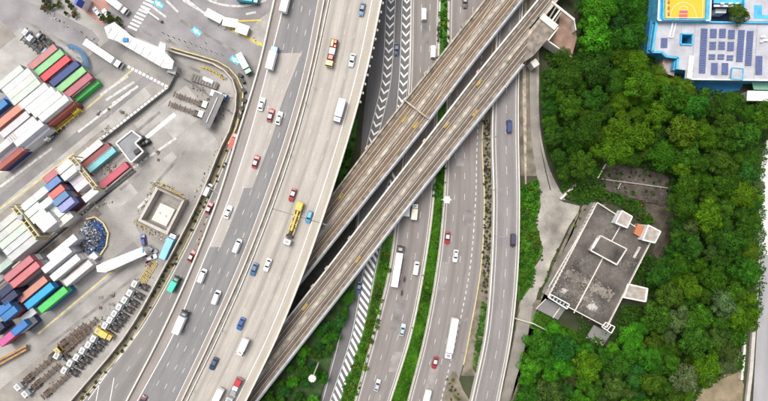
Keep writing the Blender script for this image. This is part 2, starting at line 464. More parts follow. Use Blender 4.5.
# ------------------------------------------------ low level roads
slipL = edge((236,70),(246,84),(240,112),(231,142),(207,201),(174,268),(135,335),(82,400))
slipR = edge((292,0),(278,60),(262,112),(246,150),(222,201),(194,268),(163,335),(131,400))
strip('slip_road', slipL, slipR, .012, 66, Y1, RD_slip, 2, dy=5)
sr = bpy.data.objects['slip_road']
along('edge_line', off(slipL, 2), -.1, .1, .016, .020, 110, Y1, M_white, sr)
strip('verge', off(WALL, 1), off(slipL, -.6), .05, 100, Y1, M_dirt, 1)
along('kerb', off(slipL, -.6), -.15, .15, 0, .16, 100, Y1, M_fadedyellow, sr)
dashes('lane_dashes', [(mix(slipL, slipR, .52), 0)], .018, 180, Y1, sr)
mb = MB()
for (a0, b0, a1, b1) in [(88,400,128,345),(96,401,101,375),(110,401,114,378),(128,345,140,330)]:
    a = P(a0,b0,.02); b = P(a1,b1,.02); d = (b-a).normalized(); nr = Vector((-d.y,d.x,0))*.13; mb.face(ccw([a-nr,b-nr,b+nr,a+nr]), M_white)
mb.build('painted_line', sr, kind='stuff')

# chevron road
chL = edge((366,-60),(374,0),(366,67),(356,134),(340,230),(352,268),(339,335),(320.5,401))
chL = edge((374,0),(369,67),(362,134),(358,201),(350,268),(338,335),(320.5,401))
chR = edge((411,0),(408.5,67),(402,134),(391,201),(377,268),(362,335),(340,401))
strip('chevron_road', chL, chR, .010, Y0, Y1, RD_chev, 3)
cr = bpy.data.objects['chevron_road']
bandA = edge((391,0),(385.7,84),(380,110),(374,134),(366,165))
bandB = edge((406.8,0),(404.5,67),(402,100),(398,134),(393,165))
def chevrons(f, half_w, y0, y1, step):
    me = None; y = y0
    while y < y1:
        a = P(f(y), y, .016); b = P(f(y+2), y+2, .016); ang = math.atan2(b.y-a.y, b.x-a.x)
        if me is None:
            q = MB(); t = .62; dp = 1.15
            q.face([(dp, 0, 0), (dp-t*1.5, 0, 0), (-dp-t*.9+.4, half_w, 0), (-dp+t*.9, half_w, 0)][::-1], M_white)
            q.face([(dp, 0, 0), (dp-t*1.5, 0, 0), (-dp-t*.9+.4, -half_w, 0), (-dp+t*.9, -half_w, 0)], M_white)
            me = q.mesh('chevron_mark')
        o = link('chevron_mark', me, cr, a); o.rotation_euler = (0, 0, ang)
        y += step
chevrons(bandA, 1.42, -24, 160, 8.25)
chevrons(bandB, 1.42, -24, 160, 8.25)
bandC = edge((388,201),(381,222),(370,268),(357.5,335),(336,401))
y = 180; me = None
while y < 440:
    a = P(bandC(y), y, .016); b = P(bandC(y+2), y+2, .016); ang = math.atan2(b.y-a.y, b.x-a.x)
    if me is None:
        q = MB(); q.face([(-2.6, 1.75*-1, 0), (-1.35, -1.75, 0), (2.0, 1.75, 0), (.75, 1.75, 0)], M_white); me = q.mesh('hatch_stripe')
    o = link('hatch_stripe', me, cr, a); o.rotation_euler = (0, 0, ang); y += 6.9
for f, a0, b0 in ((off(bandA, -4.6), Y0, 165), (off(bandA, 4.6), Y0, 165), (off(bandB, -4.6), Y0, 165), (off(bandB, 4.4), Y0, 165), (off(bandC, -6), 180, Y1), (off(bandC, 6), 180, Y1), (off(chL, 2.2), 180, Y1)):
    along('edge_line', f, -.07, .07, .014, .018, a0, b0, M_white, cr)

# middle roads
rAL = edge((411.5,0),(410.5,67),(406,134),(399,201),(390.5,268),(374,335),(356,401))
rAR = edge((439,0),(437.5,67),(435.5,134),(432.5,201),(423.5,268),(410,335),(389.5,401))
rBL = edge((449.5,0),(448.5,67),(447.5,134),(445,201),(438,268),(426,335),(409,401))
rBR = edge((497,0),(490,67),(482,134),(484,201),(480.5,268),(469,335),(463,365),(452,401))
strip('carriageway', rAL, rAR, .012, Y0, Y1, RD_mid, 3)
ca = bpy.data.objects['carriageway']
dashes('lane_dashes', [(mix(rAL, rAR, .37), 0), (mix(rAL, rAR, .68), 0)], .018, Y0, Y1, ca)
for t in (.07, .95): along('edge_line', mix(rAL, rAR, t), -.07, .07, .014, .018, Y0, Y1, M_white, ca)
strip('carriageway', rBL, rBR, .012, Y0, Y1, RD_mid, 4)
cb_ = bpy.data.objects['carriageway.001']
dashes('lane_dashes', [(mix(rBL, rBR, .24), 3), (mix(rBL, rBR, .5), 3)], .018, Y0, Y1, cb_)
dB = edge((486,0),(481,67),(477,150),(475.5,201),(470,268),(457,335),(441,401))
dashes('lane_dashes', [(dB, 0)], .018, Y0, Y1, cb_, 1.3, 1.0, .36)
along('edge_line', mix(rBL, rBR, .05), -.07, .07, .014, .018, Y0, Y1, M_white, cb_)
for f in (rAL, rAR, rBL):
    pass
along('kerb', off(rAR, .4), -.15, .25, 0, .16, Y0, Y1, M_concp, ca)
along('kerb', off(rBL, -.4), -.25, .15, 0, .16, Y0, Y1, M_concp, cb_)
along('kerb', off(rAL, -.4), -.2, .2, 0, .16, Y0, Y1, M_concp, ca)
along('kerb', off(rBR, .4), -.2, .2, 0, .16, Y0, 365, M_fadedyellow, cb_)
M_patchd = mat('dark_patch', (.19,.175,.169), .92, var=.3, scale=.3, fine=.2); M_patchp = mat('pale_patch', (.26,.24,.228), .92, var=.25, scale=.3, fine=.2)
for par, fl, fr, t0, t1, ya, yb, mt in [(ca,rAL,rAR,.1,.36,150,182,M_patchp),(ca,rAL,rAR,.38,.66,300,331,M_patchd),(ca,rAL,rAR,.7,.93,352,372,M_patchp),(cb_,rBL,rBR,.08,.24,262,290,M_patchp),(cb_,rBL,rBR,.52,.72,210,226,M_patchd),(cb_,rBL,rBR,.82,.97,318,322,M_patchd),(cb_,rBL,rBR,.8,.97,300,302,M_patchd),(cb_,rBL,rBR,.28,.48,366,401,M_patchp),(cb_,rBL,rBR,.84,.98,352,354,M_patchd),(cb_,rBL,rBR,.26,.48,140,166,M_patchp),(ca,rAL,rAR,.4,.66,20,44,M_patchd)]:
    strip('patch', mix(fl,fr,t0), mix(fl,fr,t1), .0145, ya, yb, mt, 1, parent=par, dy=2)
# guard rails along the verges
def guard_rail(f, y0, y1, label):
    t = thing('guard_rail', P(f((y0+y1)/2), (y0+y1)/2), label, 'guard rail', 'steel guard rails along the middle roads')
    w = t.location.copy()
    for nm, z0, z1 in (('rail', .55, .85),):
        o = along(nm, f, -.06, .06, z0, z1, y0, y1, M_concp); o.parent = t; o.matrix_parent_inverse = Matrix.Translation(-w)
    mb = MB(); y = y0
    while y < y1:
        p = P(f(y), y); mb.box(p.x-.06, p.x+.06, p.y-.06, p.y+.06, 0, .6, M_grey); y += 5.4*2
    o = mb.build('posts', t, kind='stuff'); o.matrix_parent_inverse = Matrix.Translation(-w)
guard_rail(off(rAR, 1.6), -40, 440, 'pale guard rail on the left edge of the central grass median')
guard_rail(off(rBL, -1.6), -40, 440, 'pale guard rail on the right edge of the central grass median')
guard_rail(off(rAL, -1.6), 226, 440, 'pale guard rail between the hatched road verge and the carriageway')

# ------------------------------------------------ side road on embankment
cL = edge((500,0),(495,67),(492.5,134),(494,201),(492,268),(486,335),(472,401))
cR = edge((523,0),(519,67),(518.5,134),(519.5,201),(518,268),(511.5,335),(499,401))
strip('side_road', cL, cR, ZC, Y0, Y1, RD_side, 2, thick=2.4, side=M_concd)
sd = bpy.data.objects['side_road']
dashes('lane_dashes', [(mix(cL, cR, .52), 0)], ZC+.008, Y0, Y1, sd, 3.0, 4.5)
for t in (.12, .9): along('edge_line', mix(cL, cR, t), -.07, .07, ZC+.003, ZC+.007, Y0, Y1, M_white, sd)
along('parapet', cL, -.25, .25, 0, ZC+.95, Y0, Y1, M_concp, sd, zref=ZC+.95)
along('parapet', cR, -.2, .2, 0, ZC+.8, Y0, Y1, M_concp, sd, zref=ZC+.8)
# planted gap between the carriageway and the side road
strip('planting_strip', off(rBR, 1), off(cL, 1), .03, Y0, 376, M_dirt, 1)
# dirt track beside the side road, clearing
trL = edge((522,60),(521,134),(520.5,201))
strip('verge', off(cR, 1), edge((532,0),(529,67),(531,134),(538,180),(541,201)), .02, Y0, 176, M_dirt, 1)
strip('concrete_strip', edge((524,0),(522.5,67),(523.5,134),(525,185)), edge((527,0),(526,67),(526.5,134),(526.5,185)), .05, Y0, 184, M_walk, 1)
strip('dirt_track', edge((530,0),(529.5,67),(531,134),(536,170),(541,201)), edge((538,0),(536.5,67),(539,134),(545,170),(553,201)), .03, Y0, 204, M_slab2, 1)
strip('dirt_track', edge((537,0),(536.5,67),(539,134),(546,170),(554,201)), edge((540,0),(539,67),(541,134),(550,170),(566,201)), .026, Y0, 200, M_gravel, 1)
sheet('clearing', [(540,193),(551,190),(563,202),(580,206),(578,213),(569,226),(560,245),(551,262),(546,280),(538,292),(536,300),(528,310),(520,312),(521,300),(533,284),(534,268),(541,258),(543,250),(536,236),(535,222),(537,206)], .04, M_gravel)
sheet('earth_bank', [(492,420),(500,401),(512,345),(520,300),(536,300),(552,300),(530,340),(516,401),(510,430)], .031, M_dirt)
sheet('earth_bank', [(583,205),(606,204),(560,300),(532,325),(524,340),(516,372),(505,401),(511,401),(520,360),(528,330),(540,300),(553,266),(570,228)], .035, M_dirt)
sheet('dirt_track', [(520,308),(533,306),(528,335),(519,370),(509,401),(500,420),(493,420),(503,390),(512,350)], .045, M_slab2)

# ================================================================== HIGHWAY VIADUCT
strip('highway_deck', L1, ML, ZV, Y0, Y1, RD_grey, 4, thick=1.7)
hl = bpy.data.objects['highway_deck']
strip('shoulder', L1, L2, ZV+.005, Y0, Y1, RD_shoulder, 1, parent=hl)
pA = edge((304,45),(296,67),(283,100),(273,134),(257,176),(249,196))
strip('resurfaced_lane', off(L2, .6), pA, ZV+.005, 53, 188, RD_patch, 2, parent=hl)
strip('resurfaced_lane', off(L2, .6), off(L2, 11.5), ZV+.005, 188, 247, RD_patch, 1, parent=hl)
strip('resurfaced_lane', pA, off(pA, 9.5), ZV+.005, 58, 92, RD_patch, 1, parent=hl).hide_render = False
bpy.data.objects.remove(bpy.data.objects['resurfaced_lane.002'])
strip('inner_margin', off(ML, -5.5), ML, ZV+.005, Y0, Y1, RD_shoulder, 1, parent=hl)
dashes('lane_dashes', [(mix(L2, ML, t), p) for t, p in ((.245, 0), (.475, 3), (.70, 6))], ZV+.014, Y0, Y1, hl, 2.0, 5.2)
along('edge_line', L2, -.14, .14, ZV+.008, ZV+.012, Y0, Y1, M_white, hl)
along('edge_line', off(ML, -5.8), -.08, .08, ZV+.008, ZV+.012, Y0, Y1, M_white, hl)
along('parapet', L1, -.3, .2, ZV-.4, ZV+1.0, Y0, Y1, M_concp, hl)
along('parapet', off(ML, -.2), -.15, .22, ZV-.1, ZV+.85, Y0, Y1, M_concp, hl)
strip('highway_deck', MR, HR, ZV, Y0, Y1, RD_beige, 4, thick=1.7)
hr = bpy.data.objects['highway_deck.001']
strip('shoulder', off(HR, -9.5), HR, ZV+.005, Y0, Y1, RD_shoulder if False else road_mat('beige_shoulder', (.37,.335,.285), 1, .12, 0, dark=(.2,.18,.15), oil=.12), 1, parent=hr)
along('edge_line', off(HR, -9.5), -.12, .12, ZV+.008, ZV+.012, Y0, Y1, M_white, hr)
along('edge_line', off(MR, 2.4), -.06, .06, ZV+.008, ZV+.012, Y0, Y1, M_white, hr)
dashes('lane_dashes', [(mix(MR, HR, t), p) for t, p in ((.24, 2), (.43, 5), (.62, 8))], ZV+.014, Y0, Y1, hr, 2.0, 5.2, .12)
along('parapet', off(MR, .2), -.22, .15, ZV-.1, ZV+.85, Y0, Y1, M_concp, hr)
along('parapet', HR, -.45, .15, ZV-.9, ZV+1.0, Y0, Y1, M_concp, hr)
along('median_gap', mix(ML, MR, .5), -.55, .55, ZV-.5, ZV-.1, Y0, Y1, M_concd, hl)
lines_px('expansion_joint', [(272,208.5,327,225)], ZV+.018, .35, M_darkasph, hr)
lines_px('expansion_joint', [(206,186,222,196),(296,70.5,314,74)], ZV+.018, .3, M_darkasph, hl)
for i, y in enumerate((-30, 34, 104, 178, 250, 322, 396)):
    for fl, fr, par in ((L1, ML, hl), (MR, HR, hr)):
        a = P(mix(fl, fr, .22)(y), y, ZV-1.7); b = P(mix(fl, fr, .78)(y), y, ZV-1.7)
        mb = MB()
        for c in (a, b): mb.cyl((c.x, c.y, -.3), (c.x, c.y, ZV-2.6), 1.0, M_concd, 12)
        mb.beam(a+(a-b)*.3-Vector((0,0,.0)), b+(b-a)*.3, 2.2, 1.3, M_concd)
        mb.build('pier', par)
def lamp_small(x, y, z, h, label):
    t = thing('median_post', P(x, y, z), label, 'post', 'small posts on the highway median')
    mb = MB(); mb.cyl((0,0,0), (0,0,h), .09, M_black, 8, .06); mb.build('pole', t)
    mb = MB(); mb.box(-.28,.28,-.2,.2,h,h+.22,M_grey,.05); mb.build('head', t)
for x, y in ((305.5,103),(314,87),(290,155),(223,331),(193,391)):
    lamp_small(x, y, ZV+.85, 1.2, 'short dark post standing on the highway median barrier')
HRo = off(HR, .7)
for y in range(-6, 110, 9):
    c = P(HR(y), y, ZV+.2); t = thing('parapet_bracket', c, 'pale bracket outside the highway parapet', 'bracket', 'brackets along the highway parapet')
    mb = MB(); mb.box(.1, .95, -.35, .35, -.5, .25, M_concp, .08); mb.build('block', t)
    mb = MB(); mb.box(.3, .6, -.12, .12, .25, .7, M_grey, .03); mb.build('cap', t)

# ================================================================== RAIL VIADUCTS
v1L = edge((537,-67),(484,0),(431,67),(384,126),(331,196),(275,268),(215,345),(160,416))
v1R = edge((575,-67),(522,0),(469,67),(418.5,134),(365,201),(312,268),(258,335),(205,401))
v2L = edge((592,-67),(537,0),(482,67),(430,134),(378,201),(327,268),(274,335),(222,401))
v2D = edge((607,-67),(554,0),(541,16),(536,40),(521,66),(494.5,100),(467,134),(413,201),(361,268),(308.5,335),(257,401))
v2R = edge((628,-67),(575,0),(521,67),(467,134),(413,201),(361,268),(308.5,335),(257,401))
def rail_viaduct(vl, vr, label_n, ballast, vd=None, ys=None):
    ys = Y0 if ys is None else ys
    deck = strip('rail_viaduct', vl, vd or vr, ZR, Y0, Y1, ballast, 7, thick=1.6)
    z = ZR
    F = lambda t: mix(vl, vr, t)
    along('parapet', vl, -.1, .5, z-.7, z+1.0, Y0, Y1, M_concp if label_n else M_walk, deck)
    along('parapet', vr, -.5, .1, z-.7, z+1.0, ys, Y1, mat('grey_parapet', (.42,.43,.44), .75, var=.2, scale=.4), deck)
    along('catwalk', vr, .1, .55, z-.1, z+.15, ys, Y1, M_grey, deck)
    along('cable_trough', F(.10), -.35, .35, z, z+.32, Y0, Y1, M_plinth, deck)
    along('walkway', F(.51), -.55, .55, z, z+.45, Y0, Y1, M_walk, deck)
    along('cable_trough', F(.425), -.22, .22, z, z+.25, Y0, Y1, M_concd, deck)
    along('cable_trough', F(.60), -.2, .2, z, z+.25, ys if vd else Y0, Y1, M_concd, deck)
    along('walkway', F(.91), -.4, .4, z, z+.4, ys, Y1, M_plinth, deck)
    for tc in (.275, .75):
        # sleepers: far too many and too fine to pick apart from up here
        yt = Y0 if tc < .5 or ys == Y0 else ys-26
        mb = MB(); f = F(tc); y = yt
        while y < Y1:
            a = P(f(y), y, z+.06); b = P(f(y+1), y+1, z+.06); d = (b-a).normalized(); nr = Vector((-d.y, d.x, 0))
            mb.beam(a-nr*1.15, a+nr*1.15, .34, .12, M_sleeper); y += .75/(b-a).length
        mb.build('sleepers', deck, kind='stuff')
        for s in (-1, 1):
            along('rail', f, s*.72-.10, s*.72+.10, z+.06, z+.22, yt, Y1, M_rail, deck)
            along('plinth', f, s*1.5-.14, s*1.5+.14, z, z+.2, yt, Y1, M_plinth, deck)
    for y in range(-60, 460, 47):
        a = P(F(.5)(y), y, ZR-1.6); mb = MB()
        mb.cyl((a.x, a.y, -.3), (a.x, a.y, ZR-2.5), 1.2, M_concd, 14)
        d = (P(vr(y), y, ZR-1.6)-P(vl(y), y, ZR-1.6)).normalized(); d2 = (P(vl(y+1), y+1)-P(vl(y), y)).normalized(); nr = Vector((-d2.y, d2.x, 0))
        mb.beam(a-nr*4.6, a+nr*4.6, 2.0, 1.2, M_concd); mb.build('pier', deck)
    return deck, F
d1, F1 = rail_viaduct(v1L, v1R, 0, RD_tracka)
d2, F2 = rail_viaduct(v2L, v2R, 1, RD_trackb, v2D, 64)
# turnout on the first viaduct: crossing rails
for s in (-.72, .72):
    fx = lambda y, s=s: mix(v1L, v1R, .275 + (.75-.275)*min(max((y+10)/110, 0), 1))(y)
    along('rail', fx, s-.09, s+.09, ZR+.07, ZR+.235, -10, 100, M_rail, d1)
def on_deck(f, y, z):
    a = P(f(y), y, z); b = P(f(y+1), y+1, z); return a, math.atan2(b.y-a.y, b.x-a.x)
def yellow_cover(x, y):
    z = ZR+.45; p = P(x, y, z)
    t = thing('equipment_cover', P(x, y, ZR+.22), 'yellow equipment cover lying between the rails', 'cover', 'yellow covers on the railway tracks', math.atan2(67, 53))
    mb = MB(); mb.box(-1.4, 1.4, -.42, .42, 0, .28, mat('dull_yellow', (.34,.24,.05), .8, var=.4, scale=1.5), .06); mb.build('lid', t)
    for q in (-1, 1): mb = MB(); mb.box(q-.1, q+.1, -.06, .06, .28, .36, M_black); mb.build('handle', t)
for x, y in ((415.5,125),(479,83),(475,113),(446.5,125),(340.5,196.5),(358,259.5),(305,307),(404,119)): yellow_cover(x, y)
def mast(f, y, side, label):
    a, ang = on_deck(f, y, ZR)
    t = thing('signal_mast', a, label, 'mast', 'masts on the railway viaduct edges', ang)
    mb = MB(); mb.box(-.7,.7,-.55,.55,-.6,.9,M_fadedyellow if side else M_walk,.1); mb.build('plinth', t)
    mb = MB(); mb.cyl((0,0,.9),(0,0,4.2),.13,M_grey,8,.08); mb.build('pole', t)
    mb = MB(); mb.beam((-.9,0,4.1),(.9,0,4.1),.12,.15,M_grey); mb.build('crossarm', t)
for f, y, s in ((v1L,74,0),(v1L,26,0),(v1R,91,1),(v1L,148,1),(v2L,72,0),(v2R,86,1),(v2L,141,1),(v2R,158,1),(v2L,268,0),(v2L,286,0),(v1R,174,0),(v2L,238,0)):
    mast(f, y, s, 'small mast on a block at the edge of a rail viaduct')
t = thing('cable_gantry', P(416, 109, ZR), 'thin beige beam spanning the left rail viaduct', 'gantry')
w = t.location.copy(); a = P(404, 99.5, ZR+1.9); b = P(428.5, 118.5, ZR+1.9)
mb = MB(); mb.beam(a-w, b-w, .5, .35, M_walk); mb.build('beam', t)
for e in (a, b):
    mb = MB(); q = e-w; mb.box(q.x-.2, q.x+.2, q.y-.2, q.y+.2, .0, 1.55, M_walk); mb.build('leg', t)

# unfinished crossing structure at the head of the right viaduct
t = thing('unfinished_structure', P(556, 22, 0), 'pale concrete frame of beams and walls around a pit of brown soil', 'frame'); w = t.location.copy()
def cbeam(n, x0, y0, x1, y1, z, wd, dp, m=M_concp):
    mb = MB(); mb.beam(P(x0,y0,z)-w, P(x1,y1,z)-w, wd, dp, m); mb.build(n, t)
cbeam('slab', 541.5,15.5,556.5,27.5, ZR+1.0, 2.3, 1.2); cbeam('beam', 552,1.5,574.5,19.5, ZR+.8, .75, .9)
for q in (.28, .62): cbeam('cross_beam', 544+q*16, 17+q*12-1, 553+q*17-1, 2+q*13, ZR+.4, .45, .8, M_concd)
cbeam('beam', 561,8,551.5,21.5, ZR+.6, .55, .9); cbeam('wall', 558.5,27,548,40.5, ZR+.4, .5, 6); cbeam('wall', 548,40.5,572.5,57.5, ZR-.6, .45, 6); cbeam('wall', 574,19,576,30, ZR-1, .4, 5)
mb = MB()
for i in range(26):
    a = R.uniform(0,6.28); x = 562+R.uniform(-9,9); y = 33+R.uniform(-16,18)
pit = [(561,10),(574,20),(577,38),(572,56),(549,40),(558,28)]
sheet('earth_pit', pit, 3.5, mat('brown_soil', (.26,.17,.13), .95, var=.35, scale=.25, fine=.35, bump=.6), thick=3.4)
sheet('platform_end', [(531,20),(541,16),(556,28),(547,40),(533,56),(524,62)], ZR+.25, M_plinth, thick=1.2)
cbeam('block', 533,60,537,66, 5.0, 2.4, 5)

# ================================================================== COPIES
def bake(parts):
    """parts: (name, MB, parent index or -1, colour key)"""
    return [(n, mb.mesh(n), p, c) for n, mb, p, c in parts]
def place(name, parts, loc, rz, label, cat, group, cols):
    t = thing(name, loc, label, cat, group, rz); made = []
    for n, me, p, c in parts:
        o = link(n, me, t if p < 0 else made[p])
        if c: o.color = (*cols.get(c, (.5,.5,.5)), 1)
        made.append(o)
    return t

# ---- cars ----------------------------------------------------------
def loft(mb, secs, m, close=True):
    """secs: (y, [(x,z)...]) rings from back to front"""
    n = len(secs[0][1]); b = len(mb.v); k = mb.mi(m)
    for y, r in secs: mb.v += [(x, y, z) for x, z in r]
    for i in range(len(secs)-1):
        for j in range(n):
            q = b+i*n+j; q2 = b+i*n+(j+1) % n
            mb.f.append((q, q+n, q2+n, q2)); mb.m.append(k)
    mb.f.append(tuple(b+j for j in range(n))); mb.m.append(k)
    e = b+(len(secs)-1)*n; mb.f.append(tuple(e+n-1-j for j in range(n))); mb.m.append(k)
def ring(w, zb, zs, zt): return [(-w*.92, zb), (w*.92, zb), (w, zb+.2), (w, zs), (w*.86, zt), (0, zt+.03), (-w*.86, zt), (-w, zs), (-w, zb+.2)]
def wheel_mb(x, y, r, wd=.22):
    mb = MB(); mb.cyl((x-wd/2, y, r), (x+wd/2, y, r), r, M_rubber, 12)
    h = MB(); s = 1 if x > 0 else -1; h.cyl((x+s*wd*.5, y, r), (x+s*(wd*.5+.02), y, r), r*.6, M_grey, 10)
    return mb, h
def car_parts(L=4.6, W=.91, H=1.45, hatch=0.0, van=False):
    P_ = []
    b = MB(); y = L/2
    loft(b, [(-y, ring(W*.84,.42,.62,.72)), (-y+.15, ring(W*.95,.3,.74,.86)), (-y*.62, ring(W,.26,.78,.93)), (0, ring(W,.24,.78,.93)), (y*.45, ring(W,.26,.76,.92)), (y*.78, ring(W*.97,.28,.70,.80)), (y-.12, ring(W*.86,.34,.60,.68)), (y, ring(W*.72,.42,.52,.58))], M_paint)
    P_.append(('body', b, -1, 'body'))
    b0, b1 = -y*(.80+hatch*.14), y*.42; t0, t1 = -y*(.52+hatch*.36), y*.10; w0, w1 = W*.86, W*.68
    if van: b0, t0, b1, t1 = -y*.96, -y*.92, y*.74, y*.52; w1 = W*.80
    cb = MB(); lo = [(-w0,b0,.9),(w0,b0,.9),(w0,b1,.9),(-w0,b1,.9)]; hi = [(-w1,t0,H-.05),(w1,t0,H-.05),(w1,t1,H-.05),(-w1,t1,H-.05)]
    cb.hexa(lo, hi, M_paint); P_.append(('cabin', cb, -1, 'body'))
    rf = MB(); w2 = w1*.97; rf.hexa([(-w2,t0+.03,H-.048),(w2,t0+.03,H-.048),(w2,t1-.02,H-.048),(-w2,t1-.02,H-.048)], [(-w2*.9,t0+.12,H),(w2*.9,t0+.12,H),(w2*.9,t1-.1,H),(-w2*.9,t1-.1,H)], M_paint); P_.append(('roof', rf, -1, 'roof'))
    lo = [Vector(p) for p in lo]; hi = [Vector(p) for p in hi]
    def glass(n, i, j, a, bq, c=.08, d=.06):
        A, B, D, C = lo[i], lo[j], hi[j], hi[i]; nr = (B-A).cross(C-A).normalized()*.012
        q = lambda u, v: A.lerp(B, u).lerp(C.lerp(D, u), v) + nr
        g = MB(); g.face([q(a, c), q(bq, c), q(bq, 1-d), q(a, 1-d)], M_glass); P_.append((n, g, -1, None))
    glass('rear_window', 0, 1, .08, .92, .12); glass('windscreen', 2, 3, .06, .94, .1)
    if van: glass('side_window', 1, 2, .70, .95, .15, .15); glass('side_window', 3, 0, .05, .30, .15, .15)
    else: glass('side_window', 1, 2, .08, .93, .12); glass('side_window', 3, 0, .07, .92, .12)
    for x in (-W*.6, W*.6):
        h = MB(); h.box(x-.17, x+.17, y-.22, y-.03, .56, .67, M_lamp, .03); P_.append(('headlight', h, -1, None))
        h = MB(); h.box(x-.16, x+.16, -y-.0, -y+.12, .66, .80, M_red, .03); P_.append(('tail_light', h, -1, None))
        m_ = MB(); sx = 1 if x > 0 else -1; m_.box(min(sx*W, sx*(W+.16)), max(sx*W, sx*(W+.16)), b1-.35, b1-.2, .92, 1.05, M_paint, .03); P_.append(('mirror', m_, -1, 'body'))
    for x in (-W+.1, W-.1):
        for yy in (-y*.60, y*.62):
            w_, h_ = wheel_mb(x, yy, .32); P_.append(('wheel', w_, -1, None)); P_.append(('hub_cap', h_, len(P_)-1, None))
    return bake(P_)
CAR = car_parts(); HATCH = car_parts(4.2, .89, 1.52, 1.0); VAN = car_parts(4.9, .95, 1.95, 1.0, True); BUSV = car_parts(6.6, 1.02, 2.5, 1.0, True)

# ---- lorries -------------------------------------------------------
def cab_into(P_, y0, y1, W=1.15, H=2.7, key='cab', zb=.75):
    c = MB(); c.hexa([(-W,y0,zb),(W,y0,zb),(W,y1,zb),(-W,y1,zb)], [(-W,y0,H*.62),(W,y0,H*.62),(W,y1,H*.62),(-W,y1,H*.62)], M_paint)
    c.hexa([(-W,y0,H*.62),(W,y0,H*.62),(W,y1,H*.62),(-W,y1,H*.62)], [(-W*.92,y0+.05,H),(W*.92,y0+.05,H),(W*.92,y1-.28,H),(-W*.92,y1-.28,H)], M_paint)
    P_.append(('cab', c, -1, key)); ci = len(P_)-1
    g = MB(); z0, z1 = H*.64, H*.97; yy = lambda z: y1 - .28*(z-H*.62)/(H*.38) + .015
    g.face([(W*.93,yy(z0),z0),(-W*.93,yy(z0),z0),(-W*.88,yy(z1),z1),(W*.88,yy(z1),z1)], M_glass); P_.append(('windscreen', g, ci, None))
    for s in (-1, 1):
        q = MB(); q.box(s*W-.012 if s > 0 else s*W-.012, s*W+.012, y0+.45, y1-.35, H*.5, H*.63, M_glass); P_.append(('side_window', q, ci, None))
        q = MB(); q.box(min(s*(W+.02), s*(W+.28)), max(s*(W+.02), s*(W+.28)), y1-.25, y1-.1, H*.5, H*.72, M_black, .03); P_.append(('mirror', q, ci, None))
        q = MB(); q.box(s*W*.72-.18, s*W*.72+.18, y1-.02, y1+.05, .85, 1.05, M_lamp, .02); P_.append(('headlight', q, ci, None))
    q = MB(); q.box(-W*.55, W*.55, y0+.35, y1-.75, H+.0, H+.06, M_grey, .02); P_.append(('roof_hatch', q, ci, None))
def wheels_into(P_, ys, x=.98, r=.48):
    for yy in ys:
        for s in (-1, 1):
            w_, h_ = wheel_mb(s*x, yy, r, .34); P_.append(('wheel', w_, -1, None)); P_.append(('hub_cap', h_, len(P_)-1, None))
def chassis_into(P_, y0, y1, m=M_black, parent=-1, name='chassis'):
    c = MB()
    for s in (-1, 1): c.box(s*.42-.09, s*.42+.09, y0, y1, .72, .95, m)
    n = max(2, int((y1-y0)/1.3))
    for i in range(n+1):
        yy = y0+.1+(y1-y0-.2)*i/n; c.box(-.33, .33, yy-.07, yy+.07, .76, .90, m)
    P_.append((name, c, parent, None))
def cargo_into(P_, y0, y1, W=1.2, z0=1.0, z1=3.4, key='box'):
    c = MB(); c.box(-W, W, y0, y1, z0, z1, M_box, .05); P_.append(('cargo_box', c, -1, key)); k = len(P_)-1
    r_ = MB()
    n = max(3, int((y1-y0)/1.25))
    for i in range(1, n): yy = y0+(y1-y0)*i/n; r_.box(-W+.06, W-.06, yy-.03, yy+.03, z1, z1+.025, M_box)
    P_.append(('roof_ribs', r_, k, key))
    for s in (-1, 1):
        d = MB(); d.box(min(s*.03, s*(W-.06)), max(s*.03, s*(W-.06)), y0-.035, y0, z0+.08, z1-.1, M_box); P_.append(('rear_door', d, k, key))
    u = MB()
    for s in (-1, 1): u.box(s*(W-.02)-.05, s*(W-.02)+.05, y0+.3, y1-.2, z0-.35, z0, M_black)
    P_.append(('side_guard', u, k, None))
def box_truck(L, W=1.15, H=3.3):
    P_ = []; y = L/2; cab_into(P_, y-1.75, y, W, 2.55); cargo_into(P_, -y, y-1.95, W+.05, 1.0, H); chassis_into(P_, -y+.1, y-1.7); wheels_into(P_, (y-1.0, -y+1.6)); return bake(P_)
TRUCK6 = box_truck(6.0, 1.05, 2.9); TRUCK8 = box_truck(8.0); TRUCK10 = box_truck(10.0, 1.2, 3.5)
def semi(L=15.0, box=12.4):
    P_ = []; y = L/2; cab_into(P_, y-2.1, y, 1.22, 3.0); chassis_into(P_, y-6.0, y-.5, M_black); chassis_into(P_, -y, -y+box, M_black, -1, 'trailer_frame')
    cargo_into(P_, -y, -y+box, 1.24, 1.2, 3.9); wheels_into(P_, (y-1.2, y-4.0, y-5.2, -y+1.2, -y+2.5, -y+3.8)); return bake(P_)
SEMI = semi()
def tractor():
    P_ = []; cab_into(P_, 1.0, 3.0, 1.2, 2.95); chassis_into(P_, -3.0, 2.6); wheels_into(P_, (2.1, -1.0, -2.2))
    for s in (-1, 1):
        c = MB(); c.box(min(s*.6, s*1.12), max(s*.6, s*1.12), -3.0, -.25, 1.02, 1.1, M_black, .02); P_.append(('mudguard', c, -1, None))
        c = MB(); c.cyl((s*.85, -.1, .75), (s*.85, .85, .75), .3, M_grey, 10); P_.append(('fuel_tank', c, -1, None))
    c = MB(); c.cyl((0, -1.6, .95), (0, -1.6, 1.08), .5, M_rust, 12); P_.append(('fifth_wheel', c, -1, None))
    c = MB(); c.box(-.9, .9, .55, .9, .95, 2.0, M_grey, .04); P_.append(('air_intake', c, -1, None))
    return bake(P_)
TRACTOR = tractor()
